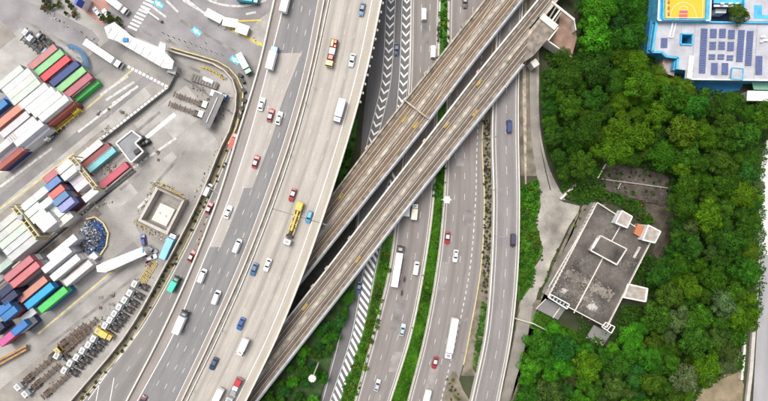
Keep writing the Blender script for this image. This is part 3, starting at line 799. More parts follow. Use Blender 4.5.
def skeletal(m, L=12.4):
    P_ = []; y = L/2; c = MB()
    for s in (-1, 1): c.box(s*.5-.13, s*.5+.13, -y, y, 1.0, 1.35, m)
    P_.append(('main_beams', c, -1, None))
    for i in range(7):
        yy = -y+.2+(L-.4)*i/6; c = MB(); c.box(-1.2, 1.2, yy-.14, yy+.14, 1.1, 1.38, m); P_.append(('cross_member', c, -1, None))
    c = MB()
    for i in range(6):
        a = -y+.2+(L-.4)*i/6; b = a+(L-.4)/6
        c.beam((-.45, a, 1.34), (.45, b, 1.34), .1, .1, m); c.beam((.45, a, 1.34), (-.45, b, 1.34), .1, .1, m)
    P_.append(('bracing', c, -1, None)); wheels_into(P_, (-y+1.3, -y+2.6), 1.0)
    c = MB(); [c.box(s*.8-.08, s*.8+.08, y-2.6, y-2.4, .1, 1.0, m) for s in (-1, 1)]; P_.append(('landing_legs', c, -1, None))
    return bake(P_)
SKEL_R = skeletal(M_rust); SKEL_Y = skeletal(M_steely)
def flatbed(L, m, load):
    """tractor or rigid lorry with an open bed and a load"""
    P_ = []; y = L/2; cab_into(P_, y-1.9, y, 1.15, 2.7); chassis_into(P_, -y, y-1.5)
    b = MB(); b.box(-1.2, 1.2, -y, y-2.1, 1.0, 1.2, m, .02); P_.append(('bed', b, -1, None)); k = len(P_)-1
    for s in (-1, 1):
        q = MB(); q.box(s*1.2-.04, s*1.2+.04, -y, y-2.1, 1.2, 1.55, m); P_.append(('side_rail', q, k, None))
    wheels_into(P_, (y-1.0, -y+1.4, -y+2.7))
    for n, x0, x1, ya, yb, z0, z1, key in load:
        q = MB(); q.box(x0, x1, ya, yb, z0, z1, M_paint, .12); P_.append((n, q, -1, key))
    return bake(P_)
FLAT_A = flatbed(9.6, M_rust, [('drum', -.9,.0,-4.4,-3.2,1.2,2.2,'a'),('crate', .1,1.0,-4.4,-2.0,1.2,2.1,'b'),('crate', -1.0,-.1,-2.9,-1.9,1.2,1.9,'a'),('cylinder_rack', -1.0,1.0,-1.6,.6,1.2,2.2,'c'),('machine', -.8,.8,.9,2.4,1.2,2.4,'a')])
FLAT_C = flatbed(9.0, M_grey, [('red_machine', -1.0,1.0,-4.3,-1.9,1.2,2.9,'a'),('white_tank', -.9,.8,-1.6,-.2,1.2,2.3,'c'),('crate', -1.0,.0,.2,1.4,1.2,2.0,'b')])
def crane_lorry():
    P_ = []; y = 7.6; cab_into(P_, y-2.0, y, 1.2, 2.9); chassis_into(P_, -y, y-1.7)
    c = MB()
    for s in (-1, 1): c.box(s*.95-.14, s*.95+.14, -y, y-3.2, 1.05, 1.4, M_steely)
    P_.append(('bed_beams', c, -1, None)); k = len(P_)-1
    for i in range(8):
        yy = -y+.3+i*1.5; c = MB(); c.box(-.85, .85, yy-.2, yy+.2, 1.1, 1.36, M_steely); P_.append(('cross_member', c, k, None))
    c = MB(); c.box(-1.05, 1.05, -y, -y+3.0, 1.4, 2.7, M_steely, .2); P_.append(('winch_housing', c, -1, None))
    c = MB(); c.box(-.3, .3, -y+2.8, 2.6, 1.6, 2.05, M_steely, .05); P_.append(('boom', c, -1, None))
    c = MB(); c.box(-.5, .5, 2.6, 3.6, 1.4, 2.3, M_black, .1); P_.append(('boom_rest', c, -1, None))
    c = MB(); c.box(-1.1, 1.1, 4.0, 5.0, 1.2, 2.0, M_black, .1); P_.append(('toolbox', c, -1, None))
    for yy in (-4.2, -1.4, 1.4):
        c = MB(); c.box(-.9, .9, yy-.3, yy+.3, 1.4, 1.75, M_rust, .1); P_.append(('clamp', c, -1, None))
    wheels_into(P_, (y-1.2, y-3.2, -y+1.4, -y+2.7, -y+4.0)); return bake(P_)
CRANE = crane_lorry()
def motorbike():
    P_ = []
    b = MB(); b.box(-.14,.14,-.5,.5,.45,.8,M_paint,.06); P_.append(('frame', b, -1, 'body'))
    for yy in (-.7, .7):
        w = MB(); w.cyl((-.06,yy,.32),(.06,yy,.32),.32,M_rubber,12); P_.append(('wheel', w, -1, None))
    s = MB(); s.box(-.16,.16,-.75,.05,.8,.9,M_black,.05); P_.append(('seat', s, -1, None))
    h = MB(); h.cyl((-.38,.5,1.05),(.38,.5,1.05),.03,M_black,6); P_.append(('handlebar', h, -1, None))
    h = MB(); h.box(-.24,.24,-1.05,-.75,.8,1.2,M_paint,.06); P_.append(('top_box', h, -1, 'box'))
    return bake(P_)
BIKE = motorbike()
def rider_mesh():
    """seated rider as one skinned body"""
    pts = [(0,-.25,.95),(0,-.18,1.2),(0,-.08,1.42),(0,-.04,1.55),(0,0,1.68),(.2,-.06,1.40),(.32,.16,1.22),(.34,.42,1.10),(-.2,-.06,1.40),(-.32,.16,1.22),(-.34,.42,1.10),(.14,-.2,.92),(.24,.2,.86),(.22,.12,.45),(.22,.26,.40),(-.14,-.2,.92),(-.24,.2,.86),(-.22,.12,.45),(-.22,.26,.40)]
    ed = [(0,1),(1,2),(2,3),(3,4),(2,5),(5,6),(6,7),(2,8),(8,9),(9,10),(0,11),(11,12),(12,13),(13,14),(0,15),(15,16),(16,17),(17,18)]
    rr = [.17,.17,.16,.07,.12,.09,.06,.05,.09,.06,.05,.10,.09,.06,.05,.10,.09,.06,.05]
    me = bpy.data.meshes.new('person'); me.from_pydata(pts, ed, []); o = bpy.data.objects.new('tmp', me); COL.objects.link(o)
    md = o.modifiers.new('s', 'SKIN'); sk = me.skin_vertices[0].data
    for i, r_ in enumerate(rr): sk[i].radius = (r_, r_)
    sk[0].use_root = True
    o.modifiers.new('d', 'SUBSURF').levels = 1
    dg = bpy.context.evaluated_depsgraph_get(); m2 = bpy.data.meshes.new_from_object(o.evaluated_get(dg)); bpy.data.objects.remove(o)
    m2.materials.clear(); m2.materials.append(M_paint); m2.name = 'person'; return m2

WHITE = (.78,.78,.77); SILVER = (.50,.52,.54); RED = (.31,.018,.03); DRED = (.30,.03,.03); BLUE = (.04,.12,.30); NAVY = (.02,.03,.09); BLACKC = (.02,.02,.025)
ZS = ZV
def drive(parts, name, x, y, z, f, sgn, label, cat, group, cols, extra=0.0, hgt=1.4):
    """stand a vehicle on the road following line f's direction; sgn=+1 drives up the photo"""
    zc = z+hgt*.6
    k = (CAM_H-zc)/(CAM_H-z); gx = 384+(x-384)*k; gy = 200.5+(y-200.5)*k      # base below the roof seen from the air
    a = P(gx, gy, z); d = (P(f(gy-2), gy-2, z)-P(f(gy+2), gy+2, z))*sgn
    return place(name, parts, a+Vector((0,0,.012)), math.atan2(d.y, d.x)-math.pi/2+extra, label, cat, group, cols)
G1 = 'vehicles on the left highway carriageway'; G2 = 'vehicles on the right highway carriageway'
tx = dict(body=RED, roof=(.62,.62,.62))
V = drive
V(TRUCK8,'box_truck',286,1,ZS,L2,1,'white box truck cut by the top edge on the grey highway carriageway','truck',G1,dict(cab=WHITE,box=WHITE),0,3)
V(TRUCK8,'box_truck',272.3,58,ZS,L2,1,'white box truck with a blue cab on the grey highway carriageway','truck',G1,dict(cab=(.05,.30,.50),box=WHITE),0,3)
V(CAR,'parked_car' if False else 'car',261.5,104,ZS,L2,1,'white car left of the red taxi in a row of three on the highway','car',G1,dict(body=WHITE,roof=WHITE))
V(CAR,'taxi',270.5,115,ZS,L2,1,'red taxi with a silver roof between two white cars on the highway','taxi',G1,tx)
V(CAR,'car',279,118,ZS,L2,1,'white car right of the red taxi in a row of three on the highway','car',G1,dict(body=WHITE,roof=(.6,.62,.62)))
V(CAR,'taxi',255.7,161.5,ZS,L2,1,'red taxi alone beside the pale resurfaced lane on the highway','taxi',G1,tx)
V(CAR,'car',228,212,ZS,L2,1,'white saloon beside the lower end of the pale resurfaced highway lane','car',G1,dict(body=WHITE,roof=WHITE))
V(VAN,'van',237,246,ZS,L2,1,'white van with a dark windscreen below the end of the pale lane','van',G1,dict(body=WHITE,roof=WHITE),0,1.9)
V(VAN,'van',202,276,ZS,L2,1,'white van beside the solid line above the long white box truck','van',G1,dict(body=WHITE,roof=WHITE),0,1.9)
V(VAN,'van',216,297.5,ZS,L2,1,'white van in the second lane right of the long white box truck','van',G1,dict(body=(.74,.75,.76),roof=WHITE),0,1.9)
V(TRUCK8,'box_truck',181,322,ZS,L2,1,'long white box truck with a dark cab at the highway edge line','truck',G1,dict(cab=(.06,.06,.07),box=WHITE),0,3)
V(CAR,'car',141.5,402,ZS,L2,1,'dark red car cut by the bottom edge on the grey carriageway','car',G1,dict(body=(.12,.03,.04),roof=(.12,.03,.04)))
V(CAR,'car',362,9,ZS,HR,-1,'dark blue car near the top right of the beige highway carriageway','car',G2,dict(body=(.10,.17,.30),roof=(.05,.07,.12)))
V(FLAT_A,'flatbed_truck',332,53,ZS,HR,-1,'yellow cabbed flatbed truck carrying red and yellow drums and crates','truck',G2,dict(cab=(.75,.60,.04),a=(.45,.04,.03),b=(.65,.38,.08),c=(.6,.6,.62)),0,2)
V(CAR,'car',352,60,ZS,HR,-1,'silver car right of the yellow cabbed flatbed truck','car',G2,dict(body=(.55,.60,.64),roof=(.5,.55,.6)))
V(TRUCK8,'box_truck',339.7,111,ZS,HR,-1,'pale lilac box truck beside the beige highway shoulder','truck',G2,dict(cab=(.62,.58,.70),box=(.78,.76,.82)),0,3)
V(CAR,'taxi',292.5,195,ZS,HR,-1,'red taxi with a white roof above the yellow crane lorry','taxi',G2,tx)
V(HATCH,'car',309,217,ZS,HR,-1,'bright blue car right of the yellow crane lorry','car',G2,dict(body=(.05,.25,.42),roof=(.12,.35,.5)))
V(CRANE,'crane_lorry',294,223.5,ZS,HR,-1,'long yellow crane lorry with a white cab on the beige highway','truck',G2,dict(cab=WHITE),0,2)
V(CAR,'car',267.5,265,ZS,HR,-1,'white car below the crane lorry on the beige carriageway','car',G2,dict(body=WHITE,roof=(.7,.72,.74)))
V(CAR,'car',254,269.5,ZS,HR,-1,'dark blue car beside the median left of a white car','car',G2,dict(body=(.05,.12,.24),roof=(.08,.16,.28)))
V(CAR,'car',240.7,324,ZS,HR,-1,'royal blue car above the white box truck on the beige highway','car',G2,dict(body=(.03,.10,.32),roof=(.03,.08,.26)))
V(TRUCK6,'box_truck',242.8,347,ZS,HR,-1,'white box truck below the royal blue car','truck',G2,dict(cab=WHITE,box=WHITE),0,3)
V(CAR,'car',213.6,364,ZS,HR,-1,'black blue car beside the median near the bottom of the highway','car',G2,dict(body=(.02,.04,.09),roof=(.05,.09,.16)))
V(TRUCK6,'box_truck',217.5,397,ZS,HR,-1,'white box truck at the bottom edge of the beige highway','truck',G2,dict(cab=WHITE,box=WHITE),0,3)
V(FLAT_C,'flatbed_truck',234.5,390,ZS,HR,-1,'grey flatbed truck carrying a red machine at the bottom edge','truck',G2,dict(cab=(.5,.5,.5),a=(.42,.03,.04),b=(.3,.3,.3),c=WHITE),0,2)
G3 = 'vehicles on the slip road'
V(CAR,'taxi',209,208,0,slipL,1,'red taxi on the slip road beside the yard wall, upper of two','taxi',G3,tx)
V(CAR,'taxi',191.5,256,0,slipL,1,'red taxi on the slip road behind orange cones, lower of two','taxi',G3,tx)
V(TRUCK6,'box_truck',174,284,0,slipL,1,'green box truck on the slip road beside the yard wall','truck',G3,dict(cab=(.05,.12,.1),box=(.06,.55,.40)),0,3)
V(TRUCK6,'box_truck',234.3,141,0,slipL,1,'red covered truck standing at the head of the slip road','truck',G3,dict(cab=(.35,.05,.05),box=(.45,.09,.07)),0,2.5)
V(CAR,'car',396.5,49,0,mix(chL,chR,.5),-1,'dark blue car between the two bands of white chevrons','car','cars on the hatched roads',dict(body=(.03,.05,.13),roof=(.03,.05,.1)))
V(CAR,'car',359,288,0,chL,-1,'slate blue car beside the white diagonal hatching','car','cars on the hatched roads',dict(body=(.05,.09,.17),roof=(.14,.2,.3)))
G4 = 'vehicles on the carriageway left of the grass median'
V(VAN,'van',424,14,0,rAL,1,'white van in the middle lane near the top edge','van',G4,dict(body=WHITE,roof=WHITE),0,1.9)
V(VAN,'van',433.2,51.5,0,rAR,1,'white van beside the median shrubs above the rail viaduct','van',G4,dict(body=WHITE,roof=WHITE),0,1.9)
V(TRUCK6,'box_truck',414.6,211.5,0,rAR,1,'cream box truck just below the rail viaduct','truck',G4,dict(cab=WHITE,box=(.74,.68,.56)),0,3)
V(TRUCK6,'box_truck',407,208,0,rAL,1,'white box truck half under the rail viaduct','truck',G4,dict(cab=WHITE,box=WHITE),0,3)
V(SEMI,'articulated_lorry',397.5,266,0,rAR,1,'white articulated lorry with a dark cab left of a motorcycle','lorry',G4,dict(cab=(.03,.03,.035),box=WHITE),0,3.6)
V(VAN,'van',416.3,268.5,0,rAR,1,'white van beside the grass median, right of the articulated lorry','van',G4,dict(body=WHITE,roof=WHITE),0,1.9)
V(CAR,'car',402.6,330,0,rAR,1,'silver grey car beside the grass median, upper of two','car',G4,dict(body=(.42,.47,.50),roof=(.40,.45,.48)))
V(CAR,'car',377.4,385.5,0,rAL,1,'silver grey car in the left lane near the bottom edge','car',G4,dict(body=(.44,.46,.50),roof=(.42,.45,.5)))
RM = rider_mesh()
for x, y, c, lab, l2 in ((404.4,279,(.25,.03,.03),'dark red motorcycle between the lorry and the white van','rider in dark clothes seated on the dark red motorcycle'), (401.8,292.5,BLACKC,'black motorcycle alone below the articulated lorry','rider in black clothes seated on the black motorcycle')):
    b = V(BIKE,'motorcycle',x,y,0,rAR,1,lab,'motorcycle','motorcycles',dict(body=c,box=BLACKC))
    p = link('person', RM); p.location = b.location; p.rotation_euler = b.rotation_euler; p.color = (.05,.045,.05,1); tag(p, l2, 'person', 'motorcycle riders')
    hm = MB(); 
    for i in range(1): hm.cyl((0,0,1.6),(0,0,1.9),.15,M_black,10,.1)
    hm.build('helmet', p)
G5 = 'vehicles on the carriageway right of the grass median'
V(CAR,'car',465,1.5,0,rBL,-1,'dark grey car at the top edge right of the shrub median','car',G5,dict(body=(.12,.08,.08),roof=(.3,.3,.3)))
V(CAR,'taxi',447.5,238,0,rBL,-1,'red taxi with a silver roof beside the grass median, level with the rail viaduct end','taxi',G5,tx)
V(CAR,'car',455.6,256,0,rBL,-1,'white car with dark windows below the red taxi','car',G5,dict(body=WHITE,roof=(.55,.62,.62)))
V(SEMI,'articulated_lorry',451.3,338.5,0,rBR,-1,'long white articulated lorry alone right of the grass median','lorry',G5,dict(cab=WHITE,box=WHITE),0,3.6)
V(CAR,'taxi',435,363,0,rBL,-1,'red taxi with a white roof below the long white lorry','taxi',G5,tx)
V(TRUCK6,'box_truck',426.5,398,0,rBL,-1,'white box truck with dark rear at the bottom edge','truck',G5,dict(cab=WHITE,box=WHITE),0,3)
G6 = 'cars on the side road'
V(VAN,'van',509.3,126,ZC,cL,1,'navy van on the side road just below the rail viaduct','van',G6,dict(body=(.02,.035,.13),roof=(.02,.035,.13)),0,1.9)
V(VAN,'van',513.3,240.5,ZC,cR,-1,'black van at the right edge of the side road','van',G6,dict(body=(.03,.035,.06),roof=(.04,.04,.07)),0,1.9)

# ================================================================== CONTAINERS
UANG = rad(39.5)
def container(L):
    P_ = []; W = 1.22; y = L/2; H = 2.59
    b = MB(); k = b.mi(M_box); n = 18 if L > 8 else 9
    for s in (-1, 1):                                   # corrugated long sides
        st = []
        for i in range(n*2+1):
            yy = -y+.12+(L-.24)*i/(n*2); st.append((s*(W-(.0 if i % 2 else .05)), yy))
        for i in range(n*2):
            (xa, ya), (xb, yb) = st[i], st[i+1]
            q = [(xa,ya,.12),(xb,yb,.12),(xb,yb,H-.08),(xa,ya,H-.08)]
            b.face(q if s > 0 else q[::-1], M_box)
    b.face([(-W,y-.06,.12),(W,y-.06,.12),(W,y-.06,H-.08),(-W,y-.06,H-.08)][::-1], M_box); P_.append(('shell', b, -1, 'c'))
    f = MB()
    for s in (-1, 1):
        f.box(s*W-.05, s*W+.03, -y, y, H-.10, H-.0, M_box); f.box(s*W-.05, s*W+.03, -y, y, 0, .14, M_box)
        for e in (-1, 1): f.box(s*W-.06, s*W+.04, e*y-.06, e*y+.06, 0, H, M_box)
    for e in (-1, 1): f.box(-W+.06, W-.06, e*y-.05, e*y+.05, H-.10, H-.0, M_box); f.box(-W+.06, W-.06, e*y-.05, e*y+.05, 0, .14, M_box)
    P_.append(('frame', f, -1, 'c'))
    r = MB(); m = 14 if L > 8 else 7
    for i in range(m):
        a = -y+.06+(L-.12)*i/m; d = (L-.12)/m
        r.hexa([(-W+.05,a,H-.09),(W-.05,a,H-.09),(W-.05,a+d,H-.09),(-W+.05,a+d,H-.09)], [(-W+.12,a+d*.18,H-.04),(W-.12,a+d*.18,H-.04),(W-.12,a+d*.82,H-.04),(-W+.12,a+d*.82,H-.04)], M_box, True)
    P_.append(('roof_panel', r, -1, 'c'))
    for s in (-1, 1):
        d = MB(); d.box(min(s*.02,s*(W-.08)), max(s*.02,s*(W-.08)), -y-.01, -y+.05, .16, H-.12, M_box)
        for q in (.3, .85): d.cyl((s*q,-y-.04,.2),(s*q,-y-.04,H-.16),.03,M_grey,6)
        P_.append(('door', d, -1, 'c'))
    return bake(P_)
C40 = container(12.19); C20 = container(6.06)
KOLS = {'white':(.62,.62,.605),'off white':(.49,.485,.465),'pale grey':(.48,.49,.47),'pinkish red':(.40,.15,.15),'bright red':(.52,.05,.07),'navy blue':(.02,.04,.16),'light green':(.20,.46,.20),'dark pink':(.33,.10,.12),
        'vivid green':(.06,.42,.10),'blue':(.03,.16,.40),'salmon':(.50,.20,.15),'dark red':(.23,.05,.05),'brick red':(.33,.08,.07),'teal':(.16,.48,.48),'crimson':(.42,.07,.10),'slate blue':(.10,.19,.38),
        'coral red':(.45,.12,.11),'lavender blue':(.24,.28,.44),'rose red':(.42,.14,.16),'bright blue':(.02,.28,.58),'dark navy':(.015,.025,.07),'magenta':(.42,.08,.24),'grey green':(.38,.42,.40)}
ROWS = {
 'of the coloured row by tractors': [(42,57,'pinkish red',2),(49,62.3,'light green',2),(55,68.2,'bright red',2),(64,73.5,'navy blue',2),(71,79.5,'light green',2),(77,86,'dark pink',2),(84,91,'vivid green',1)],
 'of the white upper block': [(8.5,78,'off white',2),(16.5,81,'off white',3),(21,86.3,'off white',3),(25.5,91.7,'off white',3),(33,96,'white',3),(39.8,100,'white',3),(46.6,104.1,'white',3),(53.2,108.2,'white',3)],
 'at the yard road edge': [(60,112.3,'brick red',2)],
 'of the left edge stacks': [(2,104,'blue',2),(7.5,117,'salmon',3),(14.5,124.5,'off white',3),(21.5,129.7,'white',3),(28.2,133.4,'white',3),(34.5,137,'white',2),(3,146,'off white',3),(8.5,151,'white',2),(10,157,'brick red',2),(-8,112,'blue',3)],
 'of the bay beside grey building': [(88,152,'white',1),(96.5,156,'dark red',1),(101,159.5,'teal',1),(114,175,'crimson',1)],
 'of the long stack by gantry': [(4.2,223.5,'off white',3),(8.8,229.8,'off white',3),(13.4,236,'off white',3),(18,242.3,'off white',3),(22.6,248.6,'off white',3),(-12,236,'off white',3),(-7,243,'off white',3),(8,262,'grey green',1)],
 'of the row under the drain': [(18,269,'rose red',3),(24.5,275,'rose red',3),(32.5,289.5,'salmon',2),(39,296,'bright blue',2),(52.5,300,'vivid green',2)],
 'of the stack beside scrap heap': [(62,247.5,'white',3),(56.5,260,'white',3),(65,268,'white',3),(77.5,273,'white',2),(83,265,'white',1)],
}
R20 = {
 'of the mixed stack between gantries': [(51,175.3,'rose red',3),(52.3,183.7,'slate blue',3),(56.2,192.2,'coral red',3),(60.4,198.8,'slate blue',3),(66,204.8,'lavender blue',3),(77.5,178.5,'pale grey',2),(82,184,'white',2),(69,173,'white',3),(64,166.4,'white',3),(90,194.5,'white',2)],
 'of the stack under left gantry': [(29,203,'white',3),(39.5,194,'white',3),(44.8,204,'white',3),(38,216,'white',3),(53.5,209.5,'white',2),(57.5,215,'white',2),(64.5,219.5,'white',2),(48,224.5,'white',3),(33,210,'white',3),(44,220,'white',3)],
 'of the lower left dark stack': [(5,291,'dark navy',3),(9,298,'dark navy',3),(13,303,'dark navy',2),(3,309,'blue',3),(9,314,'blue',3),(28,315.5,'pale grey',1),(19,328,'blue',3),(6,339,'magenta',2),(-6,300,'dark navy',3),(-4,330,'dark navy',2)],
}
under = ['blue','dark red','off white','slate blue','brick red','grey green','navy blue','white']
cg = {}
for rows, parts, L in ((ROWS, C40, '40 foot'), (R20, C20, '20 foot')):
    for row, items in rows.items():
        for x, y, c, n in items:
            top = P(x, y, n*2.6)
            for lv in range(n):
                cc = c if lv == n-1 or c in ('off white','white','dark navy') else R.choice(under)
                col = tuple(min(1, q*R.uniform(.9, 1.07)) for q in KOLS[cc])
                where = 'on top' if lv == n-1 else 'at the bottom' if lv == 0 else 'in the middle'
                if n == 1: where = 'on the ground'
                ln = 'long' if L == '40 foot' else 'short'
                p = Vector((top.x, top.y, lv*2.6+.02))
                t = place('shipping_container', parts, p+Vector((R.uniform(-.06,.06),R.uniform(-.06,.06),0)), UANG-math.pi/2+(math.pi if R.random() < .5 else 0), f'{cc} {ln} container {where} {row}', 'container', 'shipping containers stacked in the yard', dict(c=col))
                if lv == n-1 and c in ('bright red','navy blue','dark pink'):
                    mb = MB(); yy = -4.0
                    s = 1 if abs((t.rotation_euler[2]-UANG+math.pi/2)) < .1 else -1
                    while yy < 3.6:
                        d = R.uniform(.35, .8); mb.box(s*1.262-.006, s*1.262+.006, yy, yy+d, .9, 1.8, M_white); yy += d+.22
                    o = mb.build('side_marking', t, kind='stuff')
# yellow gantry cranes straddling the rows
def gantry(x0, y0, x1, y1, label):
    z = 8.8; c = P((x0+x1)/2, (y0+y1)/2, 0)
    t = thing('gantry_crane', c, label, 'gantry crane', 'yellow gantry cranes over the container rows')
    a0 = P(x0, y0, z)-c; b0 = P(x1, y1, z)-c; d = (b0-a0).normalized(); nr = Vector((-d.y, d.x, 0))
    for s in (-1, 1):
        mb = MB(); mb.beam(a0+nr*s*.75, b0+nr*s*.75, .42, .9, M_fadedyellow); mb.build('girder', t)
        for e, sg in ((a0, -1), (b0, 1)):
            mb = MB(); q = e+nr*s*.75; mb.beam(q-d*sg*.4, q, .32, z-.9, M_fadedyellow); mb.build('leg', t)
    mb = MB()
    for i in range(7): q = a0.lerp(b0, (i+.5)/7); mb.beam(q-nr*.55, q+nr*.55, .25, .3, M_fadedyellow)
    mb.build('cross_ties', t)
    for e in (a0, b0):
        mb = MB(); q = e-nr*2.2; r_ = e+nr*2.2; mb.beam(Vector((q.x,q.y,.9)), Vector((r_.x,r_.y,.9)), .4, .5, M_grey); mb.build('bogie', t)
    q = a0.lerp(b0, .35); mb = MB(); mb.box(q.x-.9,q.x+.9,q.y-.9,q.y+.9,z+.05,z+.9,M_grey,.1); mb.build('trolley', t)
gantry(70.5,157,96,188.5,'yellow gantry crane girders right of the mixed short stack'); gantry(12.5,205.5,38,238.5,'yellow gantry crane girders beside the long white stack')
# low wall / drain along the row
def seg_wall(name, pts, h, w, m, label, cat, group=None, z0=0):
    t = thing(name, P(*pts[0]), label, cat, group); o = t.location.copy()
    for (x0, y0), (x1, y1) in zip(pts, pts[1:]):
        mb = MB(); mb.beam(P(x0,y0,z0+h)-o, P(x1,y1,z0+h)-o, w, h, m); mb.build('wall_section', t)
    return t
seg_wall('yard_wall', [(12,268),(93,200),(131,168)], 1.6, .45, M_conc, 'low pale wall along the dark drain between container rows', 'wall')
lines_px('drain', [(-20,300,95,204),(95,204,136,171)], .046, .8, mat('dark_drain_grate', (.05,.05,.052), .8, var=.3, scale=1), kind='structure')  # dark grating of the drain, in its own colour
lines_px('service_strip', [(-20,309,99,210.5)], .040, 3.6, mat('grimy_concrete', (.15,.132,.117), .92, var=.45, scale=.25, fine=.3), kind='structure')
seg_wall('yard_fence', [(90,149),(168,88),(176,72)], 1.9, .18, M_darkasph, 'dark thin fence beside the dashed walkway', 'fence')
seg_wall('yard_fence', [(182,77),(190,81),(232,113)], 1.8, .14, M_darkasph, 'dark thin fence across the loop inside the curved wall', 'fence')
# curved boundary wall of the yard
loop = [(165,49),(178,53),(196,58),(212,63),(224,70),(232,79),(236,92),(235,110),(229,130),(221,146)]
wp = loop + [(WALL(y)-1, y) for y in range(160, 430, 15)]
seg_wall('boundary_wall', wp, 2.2, .5, M_conc, 'long curved concrete boundary wall between the container yard and slip road', 'wall')
seg_wall('boundary_wall', [(x+5+(2 if i > 5 else 0), y-2) for i, (x, y) in enumerate(loop)], 1.2, .4, M_fadedyellow, 'low yellowish kerb wall curving round the yard loop', 'wall')
sheet('loop_verge', [(x-1, y+1) for x, y in loop]+[(x+5+(2 if i > 5 else 0), y-2) for i, (x, y) in enumerate(loop)][::-1], .045, M_dirt)
for i, (x, y) in enumerate([(241,76),(243.5,81.5),(244.5,91),(245,101),(242.5,109),(240,116.5)]):
    t = thing('rubbish_bin', P(x, y), 'black wheeled bin standing at the kerb of the yard loop', 'bin', 'black bins along the loop kerb', rad(R.uniform(0,90)))
    mb = MB(); mb.box(-.55,.55,-.85,.85,.1,1.25,M_black,.05); mb.build('body', t); mb = MB(); mb.box(-.6,.6,-.9,.9,1.25,1.36,M_black,.06); mb.build('lid', t)
for i, (x, y) in enumerate([(163.5,33),(168.5,35.5),(174,37.5),(179.5,39.5),(185,41.5),(191,43),(196,45),(201,47.5),(206,49.5),(211.5,51),(216,53),(170,40),(188,47.5),(206,43),(222,54.5)]):
    t = thing('bollard', P(x, y), 'small dark bollard on the access road', 'bollard', 'bollards on the access road')
    mb = MB(); mb.cyl((0,0,0),(0,0,.9),.22,M_black,10,.17); mb.build('post', t); mb = MB(); mb.cyl((0,0,.0),(0,0,.08),.4,M_grey,10); mb.build('base', t)
for x, y in [(201,231),(204,224),(199,239),(202.5,236),(198.5,244),(206.5,217)]:
    t = thing('traffic_cone', P(x, y), 'orange traffic cone on the hatched slip road', 'cone', 'cones on the slip road')
    mb = MB(); mb.cyl((0,0,.05),(0,0,.8),.32,M_orange,10,.06); mb.build('cone', t); mb = MB(); mb.box(-.4,.4,-.4,.4,0,.05,M_orange); mb.build('base', t)

# parked tractors, skeletal trailers, lorries in the yard
def yard_vehicle(parts, name, x, y, deg, label, cat, group, cols, z=0.0):
    k = (CAM_H-1.8-z)/CAM_H
    return place(name, parts, Vector((P(x,y).x*k, P(x,y).y*k, z+.02)), rad(deg-90), label, cat, group, cols)
gt = 'tractor units parked in a row by the boundary wall'
row = [(65.5,369.5),(71,362.5),(77.5,356.5),(83.5,350),(89.5,344),(94.5,338),(106,325),(111,319.3),(115.3,313),(120,306.5),(125.5,299.5),(130.5,292.5),(135.5,283.5)]
for i, (x, y) in enumerate(row):
    th = 152 + R.uniform(-4, 4); d = Vector((math.cos(rad(th)), -math.sin(rad(th)))); cx = x-d.x*5.2; cy = y-d.y*5.2
    yard_vehicle(TRACTOR, 'tractor_unit', cx, cy, th, 'white tractor unit in the parked row', 'tractor unit', gt, dict(cab=tuple(q*R.uniform(.93,1.0) for q in WHITE)))
yard_vehicle(TRACTOR, 'tractor_unit', 103.5, 333, 150, 'yellow cabbed tractor unit breaking the row of white ones', 'tractor unit', gt, dict(cab=(.66,.45,.06)))
yard_vehicle(TRUCK6, 'box_truck', 105.5, 334.5, -30, 'small yellow box lorry beside the yellow tractor unit', 'truck', None, dict(cab=(.62,.43,.08),box=(.64,.45,.10)))
gs = 'skeletal trailers parked in the yard'
for x, y, d, lab in [(76,341,41,'rusty skeletal trailer left of the white tractor row, nearest to the row'),(71,336,41,'rusty skeletal trailer in the middle of three left of the tractor row'),(83,331,41,'rusty skeletal trailer nearest the yellow tractor unit'),
    (36.5,371,41,'rusty skeletal trailer coupled to the leftmost white cab at the bottom'),(45,377,41,'rusty skeletal trailer coupled to the second white cab at the bottom'),(54,387,42,'rusty skeletal trailer without a cab at the bottom edge'),(66,349,41,'rusty skeletal trailer behind the small yellow cab')]:
    yard_vehicle(SKEL_R, 'skeletal_trailer', x, y, d, lab, 'trailer', gs, {})
for x, y, d, lab, c in [(23,383,221,'white tractor unit at the far lower left',WHITE),(30.5,390,221,'white tractor unit second from the lower left',WHITE),(55,353.5,41,'yellow cabbed tractor unit among the rusty trailers',(.62,.44,.08)),(62.5,357.5,150,'white tractor unit among the rusty trailers',WHITE)]:
    yard_vehicle(TRACTOR, 'tractor_unit', x, y, d, lab, 'tractor unit', gt, dict(cab=c))
yard_vehicle(SEMI, 'articulated_lorry', 104.5, 54.5, -34, 'white articulated lorry parked right of the coloured containers', 'lorry', None, dict(cab=WHITE,box=WHITE))
yard_vehicle(TRUCK10, 'box_truck', 169, 246, 66, 'sky blue box truck with white cab beside the square concrete tank', 'truck', None, dict(cab=WHITE,box=(.22,.48,.72)))
yard_vehicle(TRUCK8, 'box_truck', 244.5, 64, -62, 'teal green box truck turning on the access road beside the loop', 'truck', None, dict(cab=(.06,.35,.22),box=(.50,.72,.62)))
yard_vehicle(TRUCK6, 'box_truck', 219.5, 95.5, -20, 'small white truck with blue cab in the loop yard', 'truck', None, dict(cab=(.05,.20,.50),box=WHITE))
yard_vehicle(SKEL_Y, 'skeletal_trailer', 67, 119.5, 39.5, 'yellow skeletal trailer on the yard road below the red container', 'trailer', gs, {})
yard_vehicle(TRACTOR, 'tractor_unit', 50, 134, 222, 'white tractor unit pulling the yellow trailer', 'tractor unit', gt, dict(cab=WHITE))
